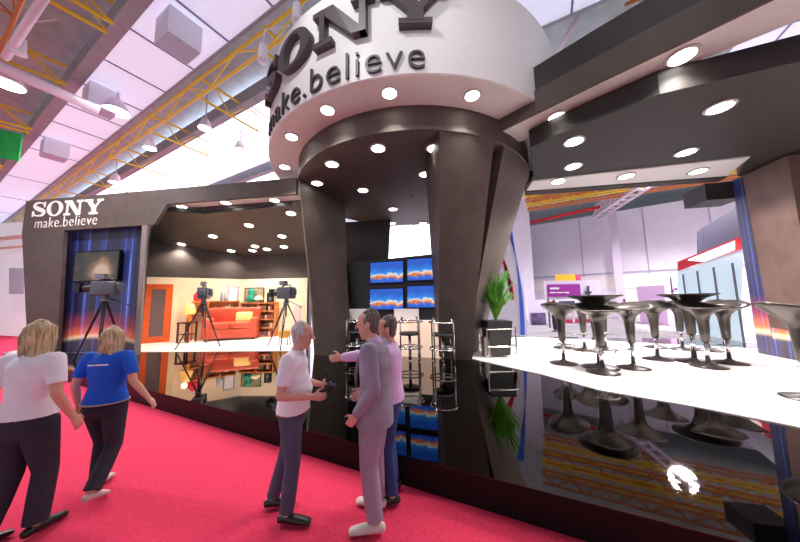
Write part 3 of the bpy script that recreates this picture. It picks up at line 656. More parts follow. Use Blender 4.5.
# objects on the shelves and walls
c = kp(199, 301, .18); c.z = lz1
bm = NB(); lathe(bm, [(.13, 0), (.2, .05), (.21, .25), (.12, .4), (.04, .46)], c, 16); tag(obj('bag', bm, mat('crimson_cloth', (190, 30, 60), .7), None, True), 'crimson bag standing on the low shelf left of the camera', 'bag')
for px, h, rr, lab, cc in ((221.5, .42, .06, 'slim blue grey vase on the low shelf', (150, 160, 185)), (225.5, .5, .08, 'tall grey vase beside the white framed print', (176, 178, 190))):
    c = kp(px, 301, .18); c.z = lz1; bm = NB(); lathe(bm, [(rr*.7, 0), (rr, h*.3), (rr*.9, h*.6), (rr*.4, h*.85), (rr*.55, h)], c, 14); tag(obj('vase', bm, mat('vase%d' % int(px), cc, .35), None, True), lab, 'vase', 'vases on the low shelf')
def framed(f, dr, n, x0, y0, x1, y1, fm, pm, lab, name='framed_picture'):
    a, b = f(x0, (y0+y1)/2, .03), f(x1, (y0+y1)/2, .03); zt, zb0 = f((x0+x1)/2, y0, .03).z, f((x0+x1)/2, y1, .03).z
    t = thing(name, g(a.lerp(b, .5), zb0), lab, 'picture'); w = .05
    bm = NB(); prism(bm, [g(a, zb0), g(b, zb0), g(b, zt), g(a, zt)], -n*.025); obj('frame', bm, fm, t)
    bm = NB(); prism(bm, [g(a+dr*w, zb0+w), g(b-dr*w, zb0+w), g(b-dr*w, zt-w), g(a+dr*w, zt-w)], n*.006); obj('print', bm, pm, t)
framed(kp, kd, kn, 227.5, 286.5, 238.5, 302, mat('frame_grey', (150, 140, 150), .5), mat('paper', (246, 242, 248), .7), 'white print in a thin grey frame on the cream wall')
framed(rp, r2, rn, 244.5, 287.5, 264, 306, mat('frame_dark', (74, 52, 40), .5), mat('painting', (150, 138, 112), .7, noise=.4, nscale=3), 'brown painting in a dark frame above the tall bookcase')
framed(rp, r2, rn, 294, 306, 300.5, 332, mat('pink_edge', (230, 180, 185), .6), mat('pink_print', (238, 190, 196), .7), 'narrow pink poster at the right end of the set wall', 'poster')
TEAL = mat('teal_cloth', (0, 130, 104), .6)
c = rp(251, 302, .25); c.z = zb_
bm = NB(); lathe(bm, [(.1, 0), (.19, .06), (.2, .22), (.11, .33), (.13, .42), (.16, .52), (.1, .62), (.03, .66)], c, 16); tag(obj('ornament', bm, TEAL, None, True), 'round teal ornament standing on the tall bookcase', 'ornament')
c = rp(258.5, 302, .25); c.z = zb_
t = thing('desk_lamp', c, 'pale domed lamp beside the teal ornament on the bookcase', 'lamp')
bm = NB(); lathe(bm, [(.09, 0), (.09, .02), (.015, .03), (.015, .16)], c, 14); obj('base', bm, METAL, t, True)
bm = NB(); lathe(bm, [(.2, .12), (.19, .2), (.12, .28), (.03, .31)], c, 16); obj('lamp_shade', bm, mat('pale_shade', (250, 236, 200), .5, em=.25), t, True)
c = rp(270.5, 302, .25); c.z = zb_
t = thing('loudspeaker', c, 'small black loudspeaker on the right end of the bookcase', 'speaker')
bm = NB(); box(bm, c+V((0, 0, .22)), (.3, .22, .44), rs); obj('cabinet', bm, BLK, t)
for z, r in ((.15, .09), (.33, .05)):
    bm = NB(); lathe(bm, [(r, 0), (r*.9, .012), (.01, .004)], c+V((0, -.112, z)), 14, Matrix.Rotation(pi/2, 3, 'X')); obj('cone', bm, GREY, t, True)
# side table with lamp
c = gz(182.5, 343); dk = mat('dark_red_wood', (96, 40, 28), .45)
th_ = 1.85+(atz(182.5, 343, ZF).y)/272*0 ; ty = c.y; hh = at(182, 322.5, ty).z-ZF
t = thing('side_table', c, 'small dark red wood side table left of the sofa', 'table')
bm = NB(); box(bm, c+V((0, .2, hh-.025)), (.5, .5, .05)); obj('tabletop', bm, dk, t)
for sx in (-1, 1):
    for sy in (0, 1): bm = NB(); box(bm, c+V((sx*.21, .2+(sy-.5)*.42, hh/2-.025)), (.05, .05, hh-.05)); obj('leg', bm, dk, t)
bm = NB(); box(bm, c+V((0, .2, hh*.4)), (.42, .42, .03)); obj('shelf', bm, dk, t)
L0 = c+V((.06, .2, hh))
t = thing('table_lamp', L0, 'glowing orange table lamp on the side table', 'lamp')
bm = NB(); lathe(bm, [(.1, 0), (.12, .05), (.08, .2), (.03, .28), (.02, .42)], L0, 14); obj('base', bm, mat('amber_glass', (240, 160, 60), .3), t, True)
bm = NB(); lathe(bm, [(.24, .32), (.13, .72), (.12, .73), (.22, .33)], L0, 20); obj('lamp_shade', bm, mat('warm_shade', (255, 196, 110), .6, em=.9), t, True)
l = bpy.data.lights.new('lamp', 'POINT'); l.energy = 18; l.color = (1, .7, .4); l.shadow_soft_size = .08; lo = bpy.data.objects.new('lamp', l); COL.objects.link(lo); lo.location = L0+V((0, -.05, .85))
# small stool
c = gz(284.5, 344.5)
t = thing('stool', c, 'small stool with a yellow seat behind the right tripod', 'stool'); hs_ = at(284, 330, c.y).z-ZF
bm = NB(); rbox(bm, c+V((0, 0, hs_-.14)), (.34, .3, .28), .04); obj('seat', bm, mat('ochre', (214, 150, 50), .6), t, True)
for sx in (-1, 1):
    for sy in (-1, 1): bm = NB(); tube(bm, [c+V((sx*.13, sy*.1, hs_-.27)), c+V((sx*.17, sy*.13, 0))], .018, 6); obj('leg', bm, dk, t)

# ------------------------------------------------------------------ studio cameras
CGR = mat('camera_grey', (72, 76, 86), .45, noise=.2, nscale=12)
def studio_camera(foot, H, yaw, label, spread=.62):
    c = V(foot); t = thing('studio_camera', c, label, 'camera', 'studio cameras on tripods')
    R = Matrix.Rotation(yaw, 3, 'Z'); w = lambda x, y, z: c + R @ V((x, y, z))
    ap = H*.66
    for k in range(3):
        a = radians(90+k*120); d = (cos(a)*spread, sin(a)*spread)
        bm = NB()
        for s in (-.035, .035): tube(bm, [w(d[0]*.06-s*sin(a), d[1]*.06+s*cos(a), ap), w(d[0]*.62-s*.5*sin(a), d[1]*.62+s*.5*cos(a), ap*.4)], .018, 6)
        tube(bm, [w(d[0]*.5, d[1]*.5, ap*.52), w(d[0], d[1], .0)], [.022, .02], 6); lg = obj('leg', bm, BLK, t)
        bm = NB(); ball(bm, w(d[0], d[1], .025), .028, 8, 6); obj('rubber_foot', bm, BLK, lg)
    bm = NB(); tube(bm, [w(0, 0, ap*.7), w(0, 0, ap+.05)], .035, 8); obj('column', bm, BLK, t)
    bm = NB(); lathe(bm, [(.03, ap-.02), (.1, ap), (.1, ap+.06), (.07, ap+.1), (.09, ap+.16), (.03, ap+.2)], c, 14); obj('fluid_head', bm, GREY, t, True)
    z = ap+.38
    bm = NB(); rbox(bm, (0, 0, 0), (.32, .6, .42), .04); rbox(bm, (.2, .02, .05), (.12, .3, .24), .03); rbox(bm, (0, -.3, .02), (.18, .16, .22), .02)
    for v in bm.verts: v.co = w(v.co.x, v.co.y, v.co.z+z)
    bd = obj('body', bm, CGR, t, True)
    bm = NB(); tube(bm, [w(0, .26, z), w(0, .5, z)], [.1, .11], 14); tube(bm, [w(0, .5, z), w(0, .56, z)], [.09, .09], 14); obj('lens', bm, BLK, t)
    bm = NB(); M = R; box(bm, w(0, .6, z+.02), (.3, .12, .26), yaw); obj('matte_box', bm, BLK, t)
    bm = NB(); tube(bm, [w(0, -.2, z+.16), w(0, -.18, z+.28), w(0, .16, z+.28), w(0, .2, z+.16)], .025, 8); obj('top_handle', bm, BLK, t)
    bm = NB(); box(bm, w(-.05, .1, z+.36), (.16, .24, .15), yaw); box(bm, w(-.05, .1, z+.26), (.04, .04, .1), yaw); obj('viewfinder', bm, GREY, t)
    bm = NB(); tube(bm, [w(.06, -.05, ap+.1), w(.14, -.5, ap-.12)], .015, 6); ball(bm, w(.14, -.52, ap-.13), (.03, .05, .03), 8, 6); obj('pan_handle', bm, BLK, t)
c1 = gz(201, 346.5); studio_camera(c1, at(206, 282, c1.y).z-ZF, radians(24), 'black studio camera on a tripod in front of the rust sofa', .75)
c2 = gz(285, 346.5); studio_camera(c2, at(285, 282, c2.y).z-ZF, radians(72), 'black studio camera on a tripod at the right end of the set', .75)
c3 = fp(101, 340, .55); c3.z = P; studio_camera(c3, at(100, 272, c3.y).z-ZF, radians(104), 'black studio camera on a tripod before the printed blue backdrop', .6)

# ------------------------------------------------------------------ right wing canopy
canopy = thing('wing_canopy', V((5.5, 5.2, 5.0)), 'dark right wing canopy with white lamp strips above the bar area', 'canopy')
ZB = 5.5
fr = [atz(498, 131, ZB), atz(520, 120, ZB), atz(600, 80, ZB), atz(700, 32, ZB), atz(765, 0, ZB)]
ext = fr[-1]+(fr[-1]-fr[-2]).normalized()*2.2; fr.append(ext)
bk = [atz(508, 146, ZB), atz(552, 130, ZB), atz(600, 107, ZB), atz(700, 60, ZB), atz(800, 20, ZB)]
bk.append(bk[-1]+V((1.6, -1.2, 0)))
H1 = 1.0
bm = NB(); prism(bm, fr+bk[::-1], (0, 0, .05)); obj('soffit_strip', bm, WHITE, canopy)
bm = NB()
for a, b in zip(fr, fr[1:]):
    n = V((b.y-a.y, a.x-b.x, 0)).normalized(); prism(bm, [a-V((0, 0, .06)), b-V((0, 0, .06)), b+V((0, 0, .42)), a+V((0, 0, .42))], n*.04)
obj('fascia_edge', bm, PANEL, canopy)
bm = NB(); loft(bm, [[p+V((0, 0, .42)) for p in fr+bk[::-1]], [p+V((0, 0, .95)) for p in fr+bk[::-1]]]); obj('beam', bm, SOFF, canopy)
ZS = 5.08
slabp = [atz(530, 148, ZS), atz(552, 137, ZS), atz(660, 94, ZS), atz(800, 70, ZS)+V((-.1, -.2, 0)), V((8.8, 2.6)), V((10.8, 5.0)), V((10.6, 6.9)), V((9.35, 7.2)), atz(748, 157, ZS), atz(534, 180, ZS)]
bm = NB(); slab(bm, slabp, ZS, ZS+.4); obj('slab', bm, SOFF, canopy)
s1 = [atz(533, 180, ZS), atz(750, 156, ZS), atz(727, 175, ZS), atz(526, 190, ZS)]
bm = NB(); slab(bm, s1, ZS-.03, ZS+.1); obj('soffit_strip', bm, WHITE, canopy)
bm = NB(); a, b = s1[3], s1[2]; slab(bm, [a, b, b+V((.1, .3, 0)), a+V((.1, .3, 0))], ZS-.06, ZS+.6); obj('rear_beam', bm, SOFF, canopy)
for px, py, lab, z in ((557, 117, 'lower downlight in the slanting white strip of the right beam', ZB), (682, 56, 'upper downlight in the slanting white strip of the right beam', ZB), (574, 141, 'dark canopy downlight nearest the tower, front one', ZS), (573, 166, 'dark canopy downlight nearest the tower, rear one', ZS), (720, 107, 'dark canopy downlight farthest from the tower, front one', ZS), (686, 152, 'dark canopy downlight farthest from the tower, rear one', ZS), (558, 181, 'left downlight in the rear white strip of the canopy', ZS-.03), (626, 176, 'middle downlight in the rear white strip of the canopy', ZS-.03), (698, 171, 'right downlight in the rear white strip of the canopy', ZS-.03)):
    downlight(atz(px, py, z-.006), lab, 160 if 'slanting' in lab else 650, .17, spot=125, grp='canopy downlights')
# right pylon
PN = V((-.98, .2, 0)).normalized()
py0, py1 = V((9.42, 7.38, 0)), V((9.05, 6.02, 0)); pd = (py1-py0).normalized(); pnv = V((-pd.y, pd.x, 0)); pnv = pnv if pnv.x > 0 else -pnv
bm = NB(); prism(bm, [g(py0, ZF), g(py1, ZF), g(py1, ZS-.035), g(py0, ZS-.035)], pnv*.95)
PYM = mat('brown_panel', (98, 74, 66), .55, noise=.25, nscale=2.2, bump=.2)
pyl = tag(obj('pylon', bm, PYM), 'broad brown pylon with a printed blue edge at the right end of the bar area', 'pylon')
GM2 = graphic_mat('sunrise_print_small', tuple(pd), ZF, 5.0, py0.dot(pd)-.1, py0.dot(pd)+.8, .0)
bm = NB(); prism(bm, [g(py0, ZF+.01), g(py0+pd*.42, ZF+.01), g(py0+pd*.3, 5.0), g(py0, 5.0)], -pnv*.006); obj('printed_edge', bm, GM2, pyl)
bm = NB(); prism(bm, [g(py0+pd*.42, ZF+.01), g(py1, ZF+.01), g(py1, .9), g(py0+pd*.42, 1.0)], -pnv*.005); obj('printed_foot', bm, graphic_mat('sunrise_foot', tuple(pd), ZF, 4.4, py0.dot(pd)-.5, py0.dot(pd)+2, .0), pyl)
a, b = at(697, 177, 8.3), at(738, 173, 7.9)
bm = NB(); box(bm, (9.55, 8.0, 4.85), (.95, .8, .5), -.2); obj('lintel', bm, SOFF, canopy)

# ------------------------------------------------------------------ bar stools and tables on the white stage
def flare(bm, prof, seat=None, n=36, cz=0):
    rings = []
    for r, z in prof: rings.append([V((r*cos(2*pi*k/n), r*sin(2*pi*k/n), z)) for k in range(n)])
    if seat:
        for r, z0, up in seat:
            rings.append([V((r*cos(2*pi*k/n), r*.94*sin(2*pi*k/n), z0+up*max(0, (.35+.65*sin(2*pi*k/n)))**1.5)) for k in range(n)])
    loft(bm, rings)
HS = 1.40
stool0 = thing('bar_stool', (0, 0, 0), '', 'bar stool', 'bar stools on the white stage', local=True)
bm = NB(); lathe(bm, [(.30, 0), (.30, .012), (.24, .03), (.1, .055), (.05, .09), (.03, .1)], (0, 0, 0), 32); obj('base', bm, DCHR, stool0, True)
bm = NB(); lathe(bm, [(.042, .09), (.042, .62)], (0, 0, 0), 18); obj('pole', bm, METAL, stool0, True)
bm = NB(); flare(bm, [(.055, .52), (.075, .56), (.085, .8), (.1, 1.0)], [(.13, 1.1, 0), (.2, 1.17, .02), (.31, 1.22, .06), (.40, 1.255, .12), (.425, 1.27, .15), (.40, 1.285, .145), (.3, 1.255, .06), (.15, 1.24, 0), (.01, 1.235, 0)]); obj('seat', bm, DCHR, stool0, True)
bm = NB(); tube(bm, [V((.24*cos(t_), .24*sin(t_), .42)) for t_ in [radians(d) for d in range(200, 341, 14)]], .012, 6); tube(bm, [(0, -.04, .42), (0, -.24, .42)], .012, 6); obj('footrest', bm, METAL, stool0, True)
bm = NB(); ball(bm, (0, -.105, 1.08), (.03, .02, .03), 10, 6); obj('lever', bm, BLK, stool0, True)
ST = [((564, 363.4), 110, 'bar stool at the left front of the stage, left of the nearer bar table'), ((603, 372.5), 0, 'bar stool standing right in front of the left bar table'), ((634, 368), -60, 'bar stool just right of the left bar table at the front'), ((658, 359.4), -40, 'bar stool alone between the two bar tables, front one'), ((585, 350.5), 180, 'bar stool close behind the left bar table'), ((606, 349.7), 160, 'bar stool behind the left bar table on its right'), ((564, 348), 100, 'bar stool at the back left of the stage'), ((657, 347.5), 150, 'bar stool between the two bar tables, rear one'), ((709, 367), 0, 'bar stool standing in front of the right bar table'), ((730, 363), -70, 'bar stool right of the right bar table, nearest the brown pylon'), ((683, 349.6), 150, 'bar stool behind the right bar table on its left'), ((709, 350.7), 190, 'bar stool behind the right bar table on its right'), ((811, 399), 75, 'bar stool cut by the right edge of the picture')]
for i, (p, rz, lab) in enumerate(ST):
    c = gz(*p)
    if i == 0: stool0.location = c; stool0.rotation_euler = (0, 0, radians(rz)); stool0['label'] = lab
    else: dup(stool0, c, radians(rz), lab)
table0 = thing('bar_table', (0, 0, 0), '', 'bar table', 'bar tables on the white stage', local=True)
bm = NB(); lathe(bm, [(.36, 0), (.36, .014), (.28, .035), (.1, .06), (.055, .1), (.03, .11)], (0, 0, 0), 32); obj('base', bm, DCHR, table0, True)
bm = NB(); lathe(bm, [(.05, .1), (.05, .75)], (0, 0, 0), 18); obj('pole', bm, METAL, table0, True)
bm = NB(); flare(bm, [(.06, .62), (.085, .66), (.1, .95), (.13, 1.2), (.19, 1.38), (.32, 1.49), (.5, 1.555), (.535, 1.565), (.535, 1.585), (.52, 1.592), (.01, 1.592)]); obj('tabletop', bm, DCHR, table0, sharp=True)
table0.location = gz(600, 367.5); table0['label'] = 'left of the two tall dark chrome bar tables'
dup(table0, gz(695, 361.8), 0, 'right of the two tall dark chrome bar tables, near the brown pylon')

# plant in a pot behind the column
PL = gz(497.5, 355.5); LEAF = mat('leaf_green', (96, 158, 40), .5, noise=.25, nscale=3)
t = thing('potted_fern', PL, 'green feathery plant in a black pot on a chrome stand beside the tower column', 'plant')
bm = NB(); loft(bm, [[PL+V((x*.26, y*.26, .06)) for x, y in ((-1, -1), (1, -1), (1, 1), (-1, 1))], [PL+V((x*.33, y*.33, .95)) for x, y in ((-1, -1), (1, -1), (1, 1), (-1, 1))]]); obj('pot', bm, BLK, t)
bm = NB()
for x in (-.38, .38):
    for y in (-.38, .38): tube(bm, [PL+V((x, y, 0)), PL+V((x, y, .8))], .022, 6)
for z in (.3, .75):
    tube(bm, [PL+V((x, y, z)) for x, y in ((-.38, -.38), (.38, -.38), (.38, .38), (-.38, .38), (-.38, -.38))], .02, 6)
obj('stand', bm, METAL, t)
bm = NB()
for k in range(80):
    a = random.uniform(0, 2*pi); rr = random.uniform(.12, .62); hh = random.uniform(.5, 1.5)
    pts = [PL+V((0, 0, .93)), PL+V((cos(a)*rr*.35, sin(a)*rr*.35, .93+hh*.6)), PL+V((cos(a)*rr*.8, sin(a)*rr*.8, .93+hh)), PL+V((cos(a)*rr, sin(a)*rr, .93+hh*.88))]
    tube(bm, pts, [.012, .01, .008, .004], 4)
    for j in range(9):
        s = .25+j*.09; b0 = pts[1].lerp(pts[2], min(1, s)); sd_ = V((-sin(a), cos(a), 0))
        for sg in (-1, 1):
            tip = b0+sd_*sg*.13+V((cos(a)*.06, sin(a)*.06, .05)); w_ = V((cos(a), sin(a), .2))*.022
            v = [bm.verts.new(x) for x in (b0-w_, tip, b0+w_)]; bm.faces.new(v)
obj('foliage', bm, LEAF, t)
# pale low box beside the plant
c = gz(487, 356.5); bm = NB(); rbox(bm, c+V((0, 0, .26)), (.2, .3, .52), .02); tag(obj('box', bm, mat('box_grey', (150, 138, 134), .5)), 'small grey box on the floor beside the potted plant', 'box')

# ------------------------------------------------------------------ the hall beyond the right wing
BLUE = mat('blue_stripe', (70, 110, 235), .5); SAIL = mat('sail_white', (238, 234, 248), .6)
def arc_strip(x0, x1, bend, Y, m, nm, parent, y0=210, y1=346):
    bm = NB(); A, B = [], []
    for k in range(15):
        s = k/14; y = y1+(y0-y1)*s; o_ = bend*(s**2.2)
        A.append(at(x0-o_*.55, y, Y)); B.append(at(x1-o_, y, Y))
    prism(bm, A+B[::-1], (0, .08, 0)); return obj(nm, bm, m, parent)
t = thing('curved_banner', at(520, 346, 14), 'white curved sail banner with a blue edge stripe behind the plant', 'banner')
arc_strip(480, 527, 26, 14, SAIL, 'cloth', t); arc_strip(521, 525, 23, 13.95, BLUE, 'stripe', t); arc_strip(512, 514, 22, 13.93, RED, 'stripe', t, 250, 300)
def board(name, x0, y0, x1, y1, Y, m, lab, cat, th=.15, tilt=0, z0=None):
    a, b, c, d = at(x0, y0, Y), at(x1, y0, Y+tilt), at(x1, y1, Y+tilt), at(x0, y1, Y); b.z = a.z; c.z = d.z
    c.x, c.y = b.x, b.y; d.x, d.y = a.x, a.y
    if z0 is not None: c.z = d.z = z0
    bm = NB(); prism(bm, [a, b, c, d], (0, th, 0)); return (a, b, c, d), bm
PURP = mat('purple_panel', (164, 40, 160), .5); KW = mat('kiosk_white', (232, 222, 240), .6)
q_, bm = board('k', 545, 281, 600, 299, 17, KW, '', '')
t = thing('sign_board', (q_[2]+q_[3])/2, 'white direction sign with a purple field above the stage stools', 'sign')
obj('board', bm, KW, t)
_, bm = board('k', 547.5, 284.5, 580, 297, 16.93, PURP, '', '', .05); obj('purple_field', bm, PURP, t)
WT = mat('white_ink', (250, 246, 252), .5); DK = mat('dark_ink', (60, 56, 78), .5)
bm = NB()
for x0, y0, x1, y1 in ((550, 287.5, 559, 289.5), (550, 292, 556, 293.2), (557, 292, 563, 293.2), (564, 292, 569, 293.2)):
    _, b2 = board('k', x0, y0, x1, y1, 16.87, WT, '', '', .03); me_ = bpy.data.meshes.new('x'); b2.to_mesh(me_); b2.free(); bm.from_mesh(me_); bpy.data.meshes.remove(me_)
obj('lettering', bm, WT, t)
bm = NB()
pts = [at(x, y, 16.9) for x, y in ((587.6, 286), (589.4, 286), (589.4, 291.5), (592.5, 291.5), (588.5, 296), (584.5, 291.5), (587.6, 291.5))]; prism(bm, pts, (0, .05, 0)); obj('arrow', bm, DK, t)
bm = NB()
for x in (548, 597):
    p = at(x, 299, 17.05); tube(bm, [g(p, 0), g(p, p.z+.1)], .06, 8)
obj('post', bm, GREY, t)
q_, bm = board('k', 556, 274.5, 575, 283.5, 18, YEL, '', '', .12); y_ = obj('hanging_sign', bm, mat('amber_sign', (240, 190, 40), .5)); tag(y_, 'small amber sign hanging above the purple direction sign', 'sign')
q_, bm = board('k', 576.5, 275, 581, 282.5, 18, RED, '', '', .12); y_ = obj('hanging_sign', bm, mat('pink_sign', (214, 70, 120), .5)); tag(y_, 'small square pink sign right beside the amber sign', 'sign')
# picture wall at the left of the sign
q_, bm = board('k', 528, 300, 548, 338, 19, KW, '', '', .1, 0, .05)
t = thing('display_stand', g((q_[2]+q_[3])/2, 0), 'white display stand with a dark picture behind the stage', 'display stand'); obj('panel', bm, KW, t)
_, bm = board('k', 531, 313, 545.5, 332, 18.93, DK, '', '', .05); obj('picture', bm, mat('dark_photo', (120, 100, 140), .5, noise=.6, nscale=2.5), t)
# counters and kiosks
q_, bm = board('k', 549, 300, 597, 312, 19.5, KW, '', '', .4, 0); 
t = thing('kiosk', g((q_[2]+q_[3])/2, 0), 'white kiosk with coloured screens under the direction sign', 'kiosk'); obj('canopy', bm, KW, t)
q_, bm = board('k', 551, 320, 600, 338, 20, RED, '', '', .6, 0, .02); obj('counter', bm, mat('pink_counter', (222, 60, 100), .5), t)
for x0, x1, m, nm in ((550, 556, mat('orange_screen', (240, 160, 60), .4, em=.5), 'screen'), (559, 575, DK, 'panel'), (578, 584, mat('cyan_screen', (150, 200, 250), .4, em=.5), 'screen')):
    _, bm = board('k', x0, 301, x1, 308, 19.45, m, '', '', .04); obj(nm, bm, m, t)
bm = NB()
for x in (550, 573, 597):
    p = at(x, 312, 19.7); tube(bm, [g(p, 0), g(p, p.z)], .07, 8)
obj('post', bm, WPIPE, t)
q_, bm = board('k', 664, 285, 690, 345, 17, KW, '', '', 2.0, 0, .02); t = thing('booth', g((q_[2]+q_[3])/2, 0), 'lilac square booth box in the hall behind the right bar table', 'booth'); obj('wall', bm, mat('lilac_box', (226, 190, 226), .6), t)
bm = NB(); p0 = at(676, 291, 16.95)
for dx, dz in ((-.22, 0), (0, .12), (.2, .05)): ball(bm, p0+V((dx, -.01, dz)), (.1, .03, .08), 8, 6)
obj('emblem', bm, DK, t)
# red awning stand
t = thing('exhibition_stand', at(715, 345, 13), 'bright glass exhibition stand with a red lit awning beside the brown pylon', 'stand')
A = lambda px, py, Y: at(px, py, Y)
lA, lB = (677.5, 14.5), (742, 11.0)
def quad(y0, y1, y2, y3, m, nm, off=0, th=.3):
    a, b, c, d = A(lA[0], y0, lA[1]), A(lB[0], y1, lB[1]), A(lB[0], y2, lB[1]), A(lA[0], y3, lA[1]); bm = NB(); prism(bm, [a+V((-off*.8, -off, 0)), b+V((-off*.8, -off, 0)), c+V((-off*.8, -off, 0)), d+V((-off*.8, -off, 0))], (th*.8, th, 0)); return obj(nm, bm, m, t)
quad(262, 236, 249, 271, RED, 'awning', .25)
a = A(688, 262, 14.0); b = A(737, 243, 11.25)
bm = NB(); prism(bm, [A(688, 259.5, 13.6), A(735, 240.5, 11.0), A(735, 250, 11.0), A(690, 267, 13.6)], (.03, .04, 0)); obj('lit_band', bm, mat('lit_white', (255, 238, 240), .4, em=1.6), t)
GL = mat('stand_glass_glow', (206, 232, 240), .3, em=.35)  # weak glow added to the pale cyan so the glass looks bright
quad(271, 249, 350, 350, GL, 'glass_front', 0, .05)
bm = NB()
for k in range(5):
    s = k/4; p = A(lA[0], 340, lA[1]).lerp(A(lB[0], 340, lB[1]), s)+V((-.12, -.15, 0)); tube(bm, [g(p, 0), g(p, 2.8+.3*s)], .04, 6)
obj('mullion', bm, GREY, t)
bm = NB(); prism(bm, [A(702, 228, 15), A(742, 203, 12), A(742, 240, 12), A(702, 252, 15)], (.8, 1, 0)); obj('dark_box', bm, mat('slate', (74, 70, 92), .6), t)
# bright left stands
bm = NB(); prism(bm, [at(-40, 225, 20), at(30, 222, 17), at(30, 360, 17), at(-40, 366, 20)], (0, .3, 0))
t = thing('exhibition_stand', V((-25, 18, 0)), 'white exhibition stand at the left edge beyond the wing portal', 'stand')
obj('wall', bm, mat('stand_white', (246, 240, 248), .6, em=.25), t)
bm = NB(); prism(bm, [at(9, 268, 16.6), at(24, 268, 16.0), at(24, 294, 16.0), at(9, 294, 16.6)], (0, .2, 0)); obj('grey_panel', bm, mat('pale_grey_panel', (196, 192, 208), .6), t)
bm = NB(); tube(bm, [at(-40, 243, 18), at(27, 236, 16)], .12, 6); tube(bm, [at(-40, 252, 18), at(27, 246, 16)], .08, 6); obj('rail', bm, mat('peach_rail', (240, 200, 180), .6), t)
# ------------------------------------------------------------------ people
def chain(bm, pts, side=(1, 0, 0), n=12, flat=False):
    """pts: (point, r_side, r_other); a closed tapering limb with rounded ends"""
    P_ = [V(p[0]) for p in pts]; side = V(side); rings = []
    m = len(P_)
    def ring(c, t, ra, rb):
        a = side - t*side.dot(t)
        a = a.normalized() if a.length > 1e-4 else t.orthogonal().normalized(); b = t.cross(a)
        return [c + a*cos(2*pi*k/n)*ra + b*sin(2*pi*k/n)*rb for k in range(n)]
    for i, (c, ra, rb) in enumerate(pts):
        c = V(c); t = (P_[min(i+1, m-1)]-P_[max(i-1, 0)]).normalized()
        if i == 0 and not flat:
            e = min(ra, rb)
            for f in (.98, .7, .35): rings.append(ring(c-t*e*f*.8, t, ra*sqrt(1-f*f)+.001, rb*sqrt(1-f*f)+.001))
        rings.append(ring(c, t, ra, rb))
        if i == m-1 and not flat:
            e = min(ra, rb)
            for f in (.35, .7, .98): rings.append(ring(c+t*e*f*.8, t, ra*sqrt(1-f*f)+.001, rb*sqrt(1-f*f)+.001))
    t = bmesh.new(); loft(t, rings); bmesh.ops.recalc_face_normals(t, faces=t.faces)
    mp = {v: bm.verts.new(v.co) for v in t.verts}
    for f in t.faces: bm.faces.new([mp[v] for v in f.verts])
    t.free()
def weld(name, bm, m, parent, vox, sm=3):
    """one continuous skin over all the chains"""
    me = bpy.data.meshes.new(name); bm.to_mesh(me); bm.free()
    o = bpy.data.objects.new(name, me); COL.objects.link(o)
    md = o.modifiers.new('r', 'REMESH'); md.mode = 'VOXEL'; md.voxel_size = vox
    if sm: ms = o.modifiers.new('s', 'SMOOTH'); ms.iterations = sm; ms.factor = .5
    dg = bpy.context.evaluated_depsgraph_get(); dg.update()
    m2 = bpy.data.meshes.new_from_object(o.evaluated_get(dg)); m2.name = name
    bpy.data.objects.remove(o); bpy.data.meshes.remove(me); m2.materials.clear()
    o2 = link(name, m2, m, None, True); o2.parent = parent; return o2
SKIN = mat('skin', (214, 160, 138), .55)
EYE = mat('eye', (40, 30, 28), .3)
